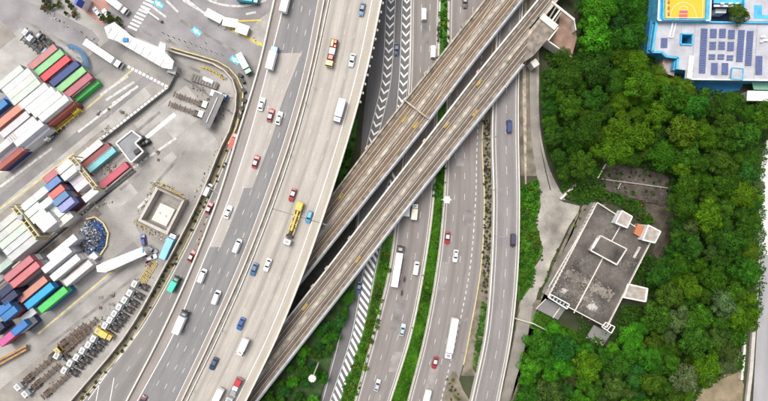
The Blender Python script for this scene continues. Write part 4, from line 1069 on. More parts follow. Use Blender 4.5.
t = thing('generator', P(76.5, 110.5, 1.4), 'yellow generator on the end of the yellow trailer', 'generator', None, UANG); mb = MB(); mb.box(-1.4,1.4,-1.1,1.1,0,1.5,M_yellow,.15); mb.build('housing', t); mb = MB(); [mb.box(-1.0+q*.7,-.7+q*.7,-.8,.8,1.5,1.56,M_black) for q in range(3)]; mb.build('vents', t)
for x, y, d, lab, c in [(31,36,141,'grey tractor unit at the upper left, leftmost of the dark trucks',(.45,.48,.52)),(35.5,42,141,'grey tractor unit at the upper left, middle of the dark trucks',(.48,.50,.54)),(43,49,-40,'blue cabbed tractor unit beside the pinkish red container',(.04,.30,.48)),(44,39,141,'black cabbed tractor unit behind the dark trucks',(.05,.05,.06))]:
    yard_vehicle(TRACTOR, 'tractor_unit', x, y, d, lab, 'tractor unit', gt, dict(cab=c))
SKEL_K = skeletal(M_black)
yard_vehicle(SKEL_K, 'skeletal_trailer', 34, 48, 141, 'black skeletal trailer between the dark trucks and grey slab', 'trailer', gs, {})
for x, y, d, lab in [(189,99.5,160,'rusty skeletal trailer in the loop yard, upper of two'),(184,109,160,'rusty skeletal trailer in the loop yard, lower of two')]:
    yard_vehicle(SKEL_R, 'skeletal_trailer', x, y, d, lab, 'trailer', gs, {})
for x, y, lab in [(210.5,106.5,'white tractor unit at the upper rusty trailer in the loop yard'),(206.5,116,'white tractor unit at the lower rusty trailer in the loop yard')]:
    yard_vehicle(TRACTOR, 'tractor_unit', x, y, 160, lab, 'tractor unit', gt, dict(cab=WHITE))
# dark lean-to roof and flat deck in the loop
t = thing('loading_shed', P(216, 112), 'dark long narrow shed roof beside the rusty trailers in the loop', 'shed', None, rad(66)); z = 4.0
mb = MB(); mb.hexa([(-6.6,-1.9,z-.3),(6.6,-1.9,z-.3),(6.6,1.9,z-.3),(-6.6,1.9,z-.3)], [(-6.6,-1.9,z),(6.6,-1.9,z),(6.6,1.9,z+.5),(-6.6,1.9,z+.5)], M_darkasph); mb.build('roof', t)
mb = MB(); mb.box(-5,5,-.2,.2,z+.26,z+.55,M_grey); mb.build('ridge_vent', t)
for x in (-6,0,6):
    for y in (-1.6,1.6): mb = MB(); mb.cyl((x,y,0),(x,y,z-.3),.12,M_grey,8); mb.build('post', t)
t = thing('flat_deck', P(205.5, 82), 'dark flat deck trailer inside the loop above the small white truck', 'trailer', gs, rad(-20))
mb = MB(); mb.box(-5,5,-1.3,1.3,.9,1.25,M_darkasph,.05); mb.build('deck', t)
mb = MB(); [mb.box(-4.4+i*1.1,-4.2+i*1.1,-1.1,1.1,1.25,1.4,M_rust) for i in range(9)]; mb.build('battens', t)
mb = MB(); [mb.cyl((x,-1.1,.4),(x,1.1,.4),.4,M_rubber,10) for x in (-3.6,-2.4,3.2)]; mb.build('wheels', t)

# blue hoses behind the coloured row
t = thing('hose_coil', P(79, 59, 0), 'blue curved pipes standing behind the coloured container row', 'pipes', None, rad(-52)); 
for k in range(4):
    mb = MB(); r0 = 3.0+k*.55
    pts = [(math.cos(a)*r0*1.25, math.sin(a)*r0*.7, 2.2-k*.2) for a in [math.pi*i/10 for i in range(11)]]
    for a, b in zip(pts, pts[1:]): mb.cyl(a, b, .16, M_bluepipe, 6)
    mb.build('pipe', t)
mb = MB(); [mb.cyl((x,.4,0),(x,.4,2.2),.12,M_grey,6) for x in (-4,0,4)]; mb.build('stand', t)

# ------------------------------------------------ gate canopies
M_canopy = mat('dusty_white_sheet', (.56,.55,.535), .6, var=.22, scale=.25, fine=.15)
def canopy(name, pts, z, label, m=M_canopy, posts=None, rib=6):
    c = P(*pts[0]); t = thing(name, c, label, 'canopy', 'white canopies over the yard lanes')
    r = [p-c for p in ccw(poly_px(pts, z))]; mb = MB(); mb.hexa([p-Vector((0,0,.45)) for p in r], r, m); mb.build('roof', t)
    for x, y in (posts or pts[:4]):
        q = P(x, y, z)-c; mb = MB(); mb.cyl((q.x,q.y,0),(q.x,q.y,z-.45),.18,M_grey,8); mb.build('post', t)
    return t, c
t, c = canopy('gate_canopy', [(104,27),(114,22),(126,31),(131,36),(158,47),(160,41),(166,44),(165,52),(174,61),(172,69),(163,68),(127,47),(117,41),(108,38)], 6.0, 'white bent gate canopy across the yard entrance lanes')
mb = MB()
for i in range(9):
    q = i/8; a = P(112+q*52, 27+q*32, 6.05)-c; b = P(112+q*52-5, 27+q*32+9, 6.05)-c; mb.beam(a, b, .12, .1, M_concd)
mb.build('roof_seams', t)
mb = MB(); q = P(126,40,6.0)-c; mb.box(q.x-.9,q.x+.9,q.y-.7,q.y+.7,.0+6.01,6.5,M_blued,.1); mb.build('roof_unit', t)
t, c = canopy('gate_canopy', [(104,262),(142,247),(146.5,254.5),(106,272.5),(97,272),(96,266)], 5.2, 'long white canopy strip from the white stack towards the small trucks')
mb = MB()
for q in (.2, .5, .8): a = P(104+q*38, 262.5-q*14.5, 5.24)-c; b = P(107+q*38, 271.5-q*16.5, 5.24)-c; mb.beam(a, b, .1, .07, M_dash)
mb.build('roof_seams', t)
mb = MB(); q = P(143,250,5.2)-c; mb.box(q.x-.2,q.x+.35,q.y-1.0,q.y+.5,5.205,5.26,M_blued); mb.build('blue_panel', t)
t, c = canopy('booth_roof', [(169,65),(177,67),(175,74),(167,72)], 3.4, 'small white booth roof at the lower end of the gate canopy')
for x, y, d, lab, col in [(142,240,100,'dark blue small tractor unit above the canopy end',(.05,.06,.22)),(151,250,-35,'grey small tractor unit at the canopy end',(.3,.3,.33)),(146,261,-60,'maroon small tractor unit below the canopy end',(.2,.1,.12)),(150,258,20,'white small tractor unit beside the yellow pallet racks',WHITE)]:
    yard_vehicle(HATCH, 'yard_tug', x, y, d, lab.replace('tractor unit','yard tug'), 'tug', 'yard tugs by the canopy end', dict(body=col,roof=col))
# square concrete tank with inner block
def prism(n, t, c, pts, z0, z1, m):
    mb = MB(); r = ccw(poly_px(pts, z1)); mb.hexa([Vector((p.x,p.y,z0))-c for p in r], [p-c for p in r], m); return mb.build(n, t)
t = thing('concrete_tank', P(161, 209), 'square open concrete tank with a white block inside', 'tank'); c = t.location.copy()
o4 = [(156,186.5),(184.5,200),(167,235),(138,220.5)]; q4 = [(157.8,189.6),(181.8,201),(166,231),(141.2,219.4)]
for i in range(4):
    j = (i+1) % 4; prism('wall', t, c, [o4[i], o4[j], q4[j], q4[i]], 0, 3.6+(.003*i), M_conc if i else M_concd)
prism('floor', t, c, q4, -.0, .08, M_concd); prism('inner_block', t, c, [(160.5,203),(175,209.5),(166,226.5),(151.5,219.5)], .08, 2.6, M_concp)
mb = MB(); 
for x, y in ((160,213),(166,216)): q = P(x,y,2.6)-c; mb.box(q.x-.35,q.x+.35,q.y-.35,q.y+.35,2.6,2.75,M_grey)
mb.build('manhole', t)
for (x0,y0,x1,y1) in ((156,184,186,198),(157,181,172,187),(172,190,181,194),(136,222,150,230)):
    mb = MB(); a = P(x0,y0,1.2)-c; b = P(x1,y1,1.2)-c; mb.beam(a, b, .12, .12, M_steely); mb.beam(a-Vector((0,0,.5)), b-Vector((0,0,.5)), .1, .1, M_steely)
    for i in range(8): q = a.lerp(b, i/7); mb.box(q.x-.05,q.x+.05,q.y-.05,q.y+.05,0,1.08,M_steely)
    mb.build('railing', t)
sheet('concrete_slab', [(133,222),(140,216),(168,234),(162,245),(140,234)], .030, M_slab2)
t = thing('pallet_rack', P(149,272), 'yellow pallet racks beside the boundary wall', 'rack', None, rad(58))
for i in range(4):
    mb = MB(); [mb.box(-4.4+i*2.3,-4.2+i*2.3+1.6,y-.08,y+.08,.5,.62,M_steely) for y in (-1.1,-.5,.1,.7,1.3)]; [mb.box(x-.08,x+.08,-1.3,1.5,.0,.5,M_steely) for x in (-4.2+i*2.3,-2.8+i*2.3)]; mb.build('rack_bay', t)
# small grey roofed building
t = thing('grey_building', P(130,148), 'small grey flat roofed building with white parapet and black machines', 'building'); c = t.location.copy(); z = 4.5
pl = [(131.5,130),(141,137.5),(131.5,145),(143,153),(131,163.5),(116,143)]
pl = [(131.5,130.5),(141,137.5),(135,143),(143,151.5),(131,162.5),(116,143)]
prism('walls', t, c, pl, 0, z, M_concd)
cx = sum(p[0] for p in pl)/6; cy = sum(p[1] for p in pl)/6
prism('roof', t, c, [(cx+(x-cx)*.9, cy+(y-cy)*.9) for x, y in pl], z, z+.05, mat('grey_roof', (.22,.225,.235), .85, var=.15, scale=.3, fine=.1))
for i in range(6):
    a = P(*pl[i], z+.6)-c; b = P(*pl[(i+1) % 6], z+.6)-c; mb = MB(); mb.beam(a, b, .45, .6, M_whites); mb.build('parapet', t)
prism('roof_hatch', t, c, [(133,151),(138,147.5),(140.5,151),(135,155)], z+.05, z+.9, M_black)
for i, (x, y) in enumerate([(138.5,143),(141.5,141),(144.5,139.5),(142.5,145),(145.5,143.5),(149,142)]):
    tt = thing('cooling_unit', P(x, y), 'black cooling machine beside the small grey building', 'machine', 'black machines beside the grey building', UANG)
    mb = MB(); mb.box(-.9,.9,-.8,.8,0,1.7+.2*(i % 3),M_black,.1); mb.build('casing', tt); h = 1.7+.2*(i % 3); mb = MB(); mb.cyl((0,0,h),(0,0,h+.12),.55,M_grey,12); mb.build('fan', tt)
# scrap heap
t = thing('scrap_heap', P(95,236), 'heap of blue and grey scrap metal in a curved yellow kerb', 'scrap heap'); c = t.location.copy(); mb = MB()
M_sc = [mat('scrap_grey',(.22,.23,.26),.5,.4,var=.3), mat('scrap_blue',(.05,.11,.30),.5,.2,var=.3), M_black, mat('scrap_pale',(.5,.5,.53),.5,.3,var=.2), M_rust]
for i in range(1100):
    r = R.random()**.55; a = R.uniform(0,6.28); x = 93+r*13.5*math.cos(a); y = 237+r*17*math.sin(a)
    if x < 79 or (x-79)*.9+(253-y)*-.0 < 0 or (x-80)+(y-222)*.55 < 6: continue
    h = 3.0*(1-r*r)+.15; s = R.uniform(.15,.6); q = P(x,y,0)-c; T = Matrix.Translation((q.x,q.y,h*R.uniform(.55,1.0))) @ Matrix.Rotation(R.uniform(0,6.3),4,Vector((R.random(),R.random(),R.random()+.2)).normalized())
    rim = r > .72 and x > 92
    mb.box(-s,s,-s*.6,s*.6,-s*.2,s*.2,R.choice([M_sc[1],M_sc[1],M_sc[1],M_sc[2]] if rim else [M_sc[0],M_sc[0],M_sc[3],M_sc[1],M_sc[2],M_sc[0]]),0,T)
mb.build('scrap_pieces', t, kind='stuff')
mb = MB(); n = 24
lo_ = [Vector((math.cos(6.283*k/n)*4.7,math.sin(6.283*k/n)*5.9,0)) for k in range(n)]; hi_ = [Vector((math.cos(6.283*k/n)*1.9,math.sin(6.283*k/n)*2.2,1.5)) for k in range(n)]
mb.hexa(lo_, hi_, M_sc[0]); mb.build('mound', t)
kp = [(86,219),(95,217),(103,223),(108,233),(106,246),(100,255)]
for (x0,y0),(x1,y1) in zip(kp,kp[1:]): mb = MB(); mb.beam(P(x0,y0,.8)-c,P(x1,y1,.8)-c,.5,.8,M_fadedyellow); mb.build('kerb_rail', t)
# boom at the lower left corner
t = thing('crane_boom', P(10,357), 'rusty orange crane boom lying at the lower left yard edge', 'crane boom'); c = t.location.copy()
for o_ in (0, 6): mb = MB(); mb.beam(P(-12,366+o_*.8,2.0)-c,P(26,346+o_*.6,2.0)-c,.7,1.0,mat('boom_paint',(.34,.19,.07),.6,var=.25,scale=.8)); mb.build('boom_section', t)
mb = MB(); [mb.beam(P(-10+i*6,365-i*3.1,1.9)-c,P(-7+i*6,369-i*3.1,1.9)-c,.25,.3,M_rust) for i in range(6)]; mb.build('lattice', t)
# junk scattered on the concrete: pallets
for i in range(44):
    zx, zy, sx, sy = R.choice([(106,302,9,9),(106,302,8,8),(120,115,14,7),(112,160,10,12),(104,110,12,8),(108,168,8,6),(150,150,10,10),(218,90,10,14)])
    x = zx+R.uniform(-sx,sx); y = zy+R.uniform(-sy,sy)
    t = thing('pallet', P(x,y), 'small loose pallet stack on yard concrete', 'pallet', 'loose pallets in the yard', R.uniform(0,3)); n = R.randint(1,4); m = R.choice([M_rust,M_darkasph,M_concd,M_rust])
    mb = MB(); [mb.box(-.5,.5,-.45+k*.22,-.31+k*.22,.12*n-.02,.12*n,m) for k in range(5)]; mb.box(-.5,.5,-.45,.57,0.03,.12*n-.03,m); mb.build('boards', t)
for i, (x, y) in enumerate([(203,67.5),(206.5,68.7),(210,70),(213.5,71.5),(217,73.2),(220,75.5),(222.5,78)]):
    t = thing('road_barrier', P(x, y), 'yellow road barrier along the inside of the loop wall', 'barrier', 'yellow barriers inside the loop', rad(-28-i*5))
    mb = MB(); mb.hexa([(-.7,-.3,0),(.7,-.3,0),(.7,.3,0),(-.7,.3,0)],[(-.62,-.1,.85),(.62,-.1,.85),(.62,.1,.85),(-.62,.1,.85)],M_yellow); mb.build('body', t); mb = MB(); mb.box(-.5,.5,-.12,.12,.5,.56,M_black); mb.build('band', t)
for x, y, d, col, lab in [(207,80,-30,WHITE,'white small car parked inside the loop, left of two'),(212,82,-30,(.6,.62,.65),'pale small car parked inside the loop, right of two'),(207,190,65,WHITE,'white long van beside the boundary wall in the yard')]:
    yard_vehicle(HATCH if y < 100 else VAN, 'car' if y < 100 else 'van', x, y, d, lab, 'car' if y < 100 else 'van', None, dict(body=col,roof=col))
mb = MB()
def litter(n, pts, sp):
    for i in range(int(n*.45)):
        k = R.randrange(len(pts)-1); (x0,y0),(x1,y1) = pts[k], pts[k+1]; q = R.random(); x = x0+(x1-x0)*q+R.gauss(0,sp); y = y0+(y1-y0)*q+R.gauss(0,sp)
        z = R.uniform(.08,.4); l = R.uniform(.08,.4); w = R.uniform(.06,.2); T = Matrix.Translation(P(x,y,.05)) @ Matrix.Rotation(R.uniform(0,3.1),4,'Z')
        mb.box(-l,l,-w,w,0,z,R.choice([M_rust,M_darkasph,M_darkasph,M_fadedyellow,M_concd,M_dirt,M_dash]),0,T)
litter(150, [(133,222),(150,232),(166,240)], 1.6); litter(160, [(150,182),(170,188),(186,200)], 1.6); litter(90, [(139,214),(150,194),(156,184)], 1.2)
litter(130, [(98,222),(84,212),(112,200)], 2.0); litter(160, [(104,190),(128,172),(148,152)], 1.8); litter(90, [(104,128),(110,132),(88,150)], 2.2)
litter(120, [(195,88),(205,92),(222,92),(230,100)], 2.4); litter(70, [(203,124),(222,120),(226,108)], 2); litter(90, [(222,140),(205,176),(190,205)], 1.2); litter(90, [(152,262),(140,285),(160,262)], 2.2)
litter(70, [(46,14),(66,24),(84,34),(98,44)], 1.6); litter(110, [(100,165),(108,170),(110,160)], 2.4); litter(60, [(124,300),(104,318),(92,322)], 3); litter(70, [(210,14),(228,26),(258,38)], 2.6); litter(60, [(40,395),(62,372),(90,350)], 4)
mb.build('yard_litter', kind='stuff')
# top: sign pylon, parked cars
t = thing('sign_pylon', P(89,6), 'blue and white pylon sign at the top left forecourt', 'sign', None, rad(62)); mb = MB(); mb.box(-2.2,2.2,-.4,.4,0,7,M_whites,.05); mb.build('column', t); mb = MB(); mb.box(-2.25,.4,-.45,.45,3.5,7.06,mat('sign_blue',(.03,.07,.42),.5),.05); mb.build('blue_panel', t)
sheet('forecourt', [(84,-20),(112,-20),(108,12),(103,26),(80,8)], .03, mat('red_paving', (.36,.20,.17), .9, var=.2, scale=.4))
for x, y, lab, col in ((95.5,11,'white car at the forecourt beside the pylon sign, left of two',(.6,.65,.7)),(105,13,'white car at the forecourt beside bushes, right of two',WHITE)):
    yard_vehicle(CAR, 'car', x, y, 130, lab, 'car', None, dict(body=col,roof=col))
yard_vehicle(TRUCK10,'box_truck',116,4,-38,'white lorry on the access road cut by the top edge','truck',None,dict(cab=WHITE,box=WHITE))
t = thing('barrier_arm', P(143,8), 'white barrier arm beside the zebra crossing', 'barrier', None, rad(-36)); mb = MB(); mb.box(0,8.2,-.28,.28,.9,1.2,M_whites,.05); mb.build('arm', t); mb = MB(); mb.box(7.9,9,-.45,.45,0,1.3,M_darkasph,.1); mb.build('base', t)
yard_vehicle(TRUCK8,'box_truck',248,-1,-8,'teal truck cut by the top edge on the access road','truck',None,dict(cab=(.05,.4,.5),box=(.05,.45,.55)))
# huts on the traffic island
for (x,y,l,w,d,lab) in [(216,18,6,2.4,-28,'white long booth on the traffic island, left'),(232,24.5,5,2.6,-10,'white booth with blue panels on the traffic island, middle'),(244,31,4,3,-20,'pale booth on the traffic island, right')]:
    t = thing('toll_booth', P(x,y,.1), lab, 'booth', None, rad(d)); mb = MB(); mb.box(-l/2,l/2,-w/2,w/2,0,2.2,M_concp); mb.build('walls', t); mb = MB(); mb.box(-l/2-.3,l/2+.3,-w/2-.3,w/2+.3,2.2,2.45,M_whites,.06); mb.build('roof', t)
    mb = MB(); mb.box(-l*.3,l*.3,-w/2-.01,w/2+.01,1.1,1.8,M_glass); mb.build('window', t)

# ================================================================== DARK ROOFED BUILDING
ZB = 6.0
t = thing('flat_roofed_building', P(600,265), 'large building with a stained dark flat roof and white edges in the wood', 'building'); c = t.location.copy()
rp = [(597.5,202.5),(653,238),(607,327.5),(548.5,296.5)]
prism('walls', t, c, [(601,206),(651,238.5),(606,324),(553,296)], 0, ZB-.4, M_conc)
prism('roof', t, c, rp, ZB-.4, ZB, M_roofdark)
def pwall(n, t, c, pts, z0, z1, w, m, close=False):
    pp = pts + ([pts[0]] if close else [])
    for a, b in zip(pp, pp[1:]):
        mb = MB(); mb.beam(P(*a, z1)-c, P(*b, z1)-c, w, z1-z0, m); mb.build(n, t)
pwall('parapet', t, c, rp, ZB+.002, ZB+.75, .32, M_concp, True)
pwall('parapet', t, c, [(593,212),(549,287)], ZB+.001, ZB+.45, .3, M_concp)
prism('ledge', t, c, [(594,202.3),(598.5,203.5),(549.5,297),(545,294.3)], 0, ZB-1.6, M_concd)
mb = MB()
for i in range(24): q = i/23; a = P(592.5-43*q+2, 206+85*q, ZB+.2)-c; mb.beam(a-Vector((.9,.5,0)), a+Vector((.7,.35,0)), .16, .15, M_concp)
mb.build('ledge_rungs', t, kind='stuff')
pwall('roof_seam', t, c, [(620,227),(610.5,243.5)], ZB, ZB+.25, .35, M_concp); pwall('roof_seam', t, c, [(603,258),(574,313)], ZB, ZB+.25, .4, M_concp)
# stains keep a shape of their own
M_stain = mat('lime_stain', (.19,.168,.14), .95, var=.4, scale=.4, fine=.3)
FLK = [0]
def flecks(n, fx, m, s0, s1):
    """lime stain: many thin irregular flecks lying on the roof"""
    mb = MB()
    for i in range(n):
        x, y = fx(); FLK[0] += 1; p = P(x, y, ZB+.006+.00005*FLK[0])-c; q = R.uniform(s0, s1); a0 = R.uniform(0, 6.3)
        mb.face([p+Vector((math.cos(a0+6.283*k/6)*q*R.uniform(.4,1.2), math.sin(a0+6.283*k/6)*q*R.uniform(.4,1.2), 0)) for k in range(6)], m)
    mb.build('stain', t, kind='stuff')
def band_xy():
    q = R.random(); w = R.gauss(0, 1)*(2.6+2*(.5-abs(q-.5)))
    return 566+46*q-w*.55, 272+25*q+w*.8
def star(x, y, sx): return lambda: (x+R.gauss(0, sx)*1.1, y+R.gauss(0, sx)*.8)
def stain(x, y, r, m, zz):
    mb = MB(); p = P(x,y,ZB+zz)-c; mb.face([p+Vector((math.cos(a)*r*q, math.sin(a)*r*q, 0)) for a, q in [(6.283*i/18, R.uniform(.65,1.15)) for i in range(18)]], m); mb.build('stain', t)
M_st2 = mat('pale_stain', (.42,.40,.36), .95, var=.3, scale=.8, fine=.3); M_st3 = mat('soft_stain', (.125,.115,.102), .95, var=.4, scale=.5, fine=.3)
flecks(520, band_xy, M_stain, .12, .5); flecks(200, star(564,291,4.5), M_st3, .15, .5); flecks(90, star(564,291,1.4), M_st2, .1, .3)
flecks(260, star(592,307,5.0), M_st3, .15, .5); flecks(150, star(592,307,1.9), M_st2, .1, .35); flecks(150, star(583,297,5.0), M_stain, .1, .4); flecks(200, star(610,226,6), M_st3, .15, .55); flecks(160, star(588,262,5), M_st3, .15, .5); flecks(120, star(625,262,6), M_st3, .15, .5)
# central raised block
hb = [(600.5,235.5),(627,249),(617,265),(590.5,250.5)]
prism('raised_room', t, c, hb, ZB, ZB+2.4, M_conc); prism('raised_roof', t, c, [(601,237),(625.5,249.3),(616.5,263.5),(592,250.3)], ZB+2.4, ZB+2.43, M_roofdark); pwall('raised_parapet', t, c, hb, ZB+2.402, ZB+2.85, .35, M_concp, True)
pwall('louvre', t, c, [(598,238.5),(592.5,248)], ZB+2.44, ZB+2.7, .9, M_whites)
def hut(pts, z0, z1, m, rm, nm='stair_room'):
    k = prism(nm, t, c, pts, z0, z1, m)
    cx = sum(p[0] for p in pts)/4; cy = sum(p[1] for p in pts)/4
    prism('stair_roof', t, c, [(cx+(x-cx)*.86, cy+(y-cy)*.86) for x, y in pts], z1, z1+.05, rm); pwall('stair_parapet', t, c, pts, z1+.001, z1+.3, .3, M_whites, True)
M_sr = mat('screed_beige', (.33,.29,.255), .9, var=.25, scale=.6, fine=.2)
hut([(622,210.5),(632.5,216.5),(627.5,228),(615.5,223)], ZB, ZB+3.6, M_whites, M_sr)
hut([(648.5,225),(661,231.5),(655,243),(642.5,240)], 0, ZB+3.6, M_whites, M_sr)
prism('orange_roof', t, c, [(638,223.5),(646,227.5),(642,238),(634,233.5)], ZB, ZB+1.4, M_orange)
hut([(628,284),(648,288.5),(646,302),(623,297.5)], 0, ZB+.2, M_whites, M_sr, 'side_room')
pwall('roof_edge_rubble', t, c, [(640,247),(634,258)], ZB, ZB+.5, .8, M_st2)
# rooflight frame at the lower left, frame at the lower right
pwall('rooflight_frame', t, c, [(548,297),(551,294.5),(569.5,304.5),(567,309)], ZB+.76, ZB+1.1, .35, M_whites, True)
for i in range(5):
    x = 552.2+i*3.3; y = 297.3+i*1.85; mb = MB(); p = P(x,y,ZB+.95)-c; T = Matrix.Translation(p) @ Matrix.Rotation(rad(-29),4,'Z'); mb.box(-.45,.45,-.65,.65,0,.06,M_glass,0,T); mb.box(-.55,.55,-.75,.75,-.05,-.01,M_whites,0,T); mb.build('rooflight_pane', t)
pwall('corner_frame', t, c, [(602,327),(606,322.5),(615,327),(611.5,333.5)], ZB-.2, ZB+.3, .3, M_whites, True)
for q in (.3,.6): pwall('corner_bar', t, c, [(602+9*q,327+6.5*q-.5),(606+9*q,322.7+4.3*q)], ZB-.2, ZB+.2, .25, M_whites)
prism('lower_roof', t, c, [(546,299),(566,308.5),(558,320),(536,309)], 2.2, 2.6, M_darkasph); pwall('lower_edge', t, c, [(546,299),(536,309)], 2.602, 2.9, .25, M_concp); pwall('lower_bar', t, c, [(560,308),(553,318)], 2.602, 2.9, .3, M_concp)
prism('lower_roof', t, c, [(594,325),(611,334),(603,346),(586,338)], 1.6, 2.0, M_darkasph)
seg_wall('retaining_wall', [(515,318.5),(534,324),(557,336),(575,346)], 1.2, .3, M_concp, 'thin pale retaining wall below the dark roofed building', 'wall')
seg_wall('retaining_wall', [(560.5,199),(577,184)], 1.5, .8, M_concp, 'short pale ramp wall above the gravel clearing', 'wall')
seg_wall('retaining_wall', [(590,345),(612,320),(606,330)], .8, .3, M_concd, 'low dark wall at the lower right building corner', 'wall')

# ruined foundation above
t = thing('foundation_ruin', P(635,183), 'dark rubble foundation with low broken walls in the wood', 'foundation'); c = t.location.copy()
M_rub = mat('dark_rubble', (.070,.056,.048), .95, var=.6, scale=.25, fine=.5, bump=.6)
prism('slab', t, c, [(606,163),(640,168),(668,176),(671,196),(664,206),(640,200),(612,193),(600,188),(601,175)], 0, .6, M_rub)
pwall('low_wall', t, c, [(602,179),(640,184),(668,188)], .6, 1.3, .4, M_concd); pwall('low_wall', t, c, [(621,183),(618,189)], .6, 1.3, .35, M_concd); pwall('low_wall', t, c, [(606,164),(598,178)], .6, 1.5, .35, M_concp)
mb = MB()
for i in range(160):
    x = R.uniform(604,668); y = R.uniform(168,202); s = R.uniform(.12,.4); q = P(x,y,.6)-c; T = Matrix.Translation(q) @ Matrix.Rotation(R.uniform(0,3),4,'Z'); mb.box(-s,s,-s*.7,s*.7,0,s*.7,R.choice([M_rub,M_rub,M_rust,M_st3]),.05,T)
mb.build('rubble', t, kind='stuff')
sheet('bare_ground', [(640,200),(668,196),(676,214),(672,236),(660,262),(652,252),(660,232),(648,222)], .03, mat('bare_soil', (.085,.070,.050), .95, var=.5, scale=.3, fine=.4))

# ================================================================== SCHOOL
ZK = 7.0
t = thing('school_building', P(712,50), 'school with pale lilac flat roof, blue edges and a yellow rooftop court', 'building'); c = t.location.copy()
foot = [(657,21),(800,23),(800,80.5),(688,79),(693.5,71),(677,69),(678.5,57.5),(666,56),(662,52),(652.5,51.5)]
mb = MB(); r_ = ccw(poly_px(foot, ZK-.35)); mb.hexa([Vector((p.x,p.y,0))-c for p in r_], [p-c for p in r_], M_bluew, False); mb.build('walls', t)
W0 = [(681.5,33.5),(693,34),(692.5,44.5),(681,44)]
# roof in pieces round the light well
for q in ([(657,21),(681.5,21.3),(681,44),(681,56.8),(678.5,57.5),(666,56),(662,52),(652.5,51.5)], [(681.5,21.3),(693.2,21.5),(693,34),(681.5,33.5)], [(681,44),(692.5,44.5),(692.2,70.8),(677,69),(678.5,57.5),(681,56.8)], [(693.2,21.5),(800,23),(800,80.5),(688,79),(693.5,71),(692.2,70.8),(692.5,44.5),(693,34)]):
    prism('roof_slab', t, c, q, ZK-.34, ZK, M_roofpale)
prism('well_floor', t, c, [(681.8,33.8),(692.7,34.3),(692.2,44.2),(681.3,43.7)], 0, .3, M_blued)
pwall('well_edge', t, c, W0, ZK+.002, ZK+.6, .45, M_bluew, True)
pwall('well_wall', t, c, [(681.3,33.3),(693.2,33.8),(692.7,44.7),(680.8,44.2)], .3, ZK-.345, .3, M_bluew, True)
pwall('blue_parapet', t, c, foot[:1]+foot[:0:-1][0:0]+[(657,21),(800,23)], ZK+.002, ZK+.9, .5, M_bluew)
pwall('blue_parapet', t, c, [(657,21),(652.5,51.5),(662,52),(666,56),(678.5,57.5),(677,69)], ZK+.002, ZK+.8, .8, M_bluew)
pwall('white_parapet', t, c, [(688,79),(800,80.5)], ZK+.002, ZK+.9, .45, M_whites)
prism('wing_wall', t, c, [(650.5,20),(656,20.5),(652,54),(646.5,53)], 0, ZK-2.2, M_blued); pwall('wing_fins', t, c, [(653.5,24),(650,50)], ZK-2.2, ZK-1.4, .9, M_bluew)
prism('stair_tower', t, c, [(689.5,55.5),(694,56),(692,79),(687,78)], ZK, ZK+1.6, M_whites); prism('lower_terrace', t, c, [(664,56.6),(676.8,58.2),(674,76),(661,72)], 0, 4.6, mat('brown_terrace', (.30,.24,.22), .9, var=.3, scale=.5))
pwall('terrace_edge', t, c, [(676.6,58.5),(674.2,70)], 4.6, ZK-.36, .9, M_bluew)
prism('roof_box', t, c, [(732.5,67.5),(743.5,68.5),(743,79.5),(731.5,78.8)], ZK, ZK+1.0, M_roofpale); pwall('roof_box_edge', t, c, [(732.5,67.5),(743.5,68.5),(743,79.5),(731.5,78.8)], ZK+1.0, ZK+1.25, .3, M_bluew, True)
pwall('roof_rib', t, c, [(673,22),(669.5,37)], ZK, ZK+.5, .5, M_whites); pwall('roof_rib', t, c, [(669.2,37),(672.8,37.3),(676,22.5)], ZK, ZK+.4, .3, M_whites)
pwall('roof_joint', t, c, [(695.5,22),(693,55)], ZK, ZK+.06, .12, M_concd); pwall('roof_joint', t, c, [(757.5,24),(754,80)], ZK, ZK+.06, .12, M_concd)
for (x, y, l, w) in [(762,37,1.7,.7),(764.5,40.5,1.9,.8),(760.5,42,1.0,.5)]:
    mb = MB(); q = P(x,y,ZK)-c; mb.box(q.x-l/2,q.x+l/2,q.y-w/2,q.y+w/2,ZK,ZK+.7,M_whites,.08); mb.build('roof_unit', t)
# yellow court on its own higher block
ZCt = 9.0
prism('court_block', t, c, [(660.5,-30),(712.5,-29),(710.5,20.5),(657.5,20.4)], 0, ZCt-.3, M_bluew)
prism('court_floor', t, c, [(665.5,-30),(706.5,-29.5),(705,18.4),(665,18.2)], ZCt-.3, ZCt, M_court)
prism('court_key', t, c, [(679.5,9.8),(687.8,9.9),(687.4,18.3),(678.8,18.2)], ZCt, ZCt+.015, M_courtred)
mb = MB()
def cl(x0,y0,x1,y1,w=.12): mb.beam(P(x0,y0,ZCt+.03)-c, P(x1,y1,ZCt+.03)-c, w, .012, M_white)
cl(667,-20,667,17.5); cl(703.5,-20,702.5,17.5); cl(667,17.3,702.5,17.5); cl(679.5,13.6,687.6,13.7); cl(679.4,9.8,687.8,9.9)
for i in range(14):
    a = math.pi*i/14; b = math.pi*(i+1)/14; cl(683.4+13*math.cos(a),17-15*math.sin(a),683.4+13*math.cos(b),17-15*math.sin(b))
for i in range(10):
    a = math.pi*i/10; b = math.pi*(i+1)/10; cl(683.6+4.2*math.cos(a),9.8-4*math.sin(a),683.6+4.2*math.cos(b),9.8-4*math.sin(b))
mb.build('court_lines', t, kind='stuff')
pwall('court_fence', t, c, [(664,-30),(663,19.3),(706.5,19.6),(708.5,-29)], ZCt-.3, ZCt+.9, .35, M_bluew); pwall('court_kerb', t, c, [(660.8,-30),(658.2,20),(710.2,20.2),(712.2,-29)], ZCt-.29, ZCt+.1, .5, M_whites)
for y in (2,8,14): 
    for x in (668.5,): mb = MB(); q = P(x,y,ZCt)-c; mb.box(q.x-.3,q.x+.3,q.y-.5,q.y+.5,ZCt,ZCt+.4,M_orange,.05); mb.build('bench', t)
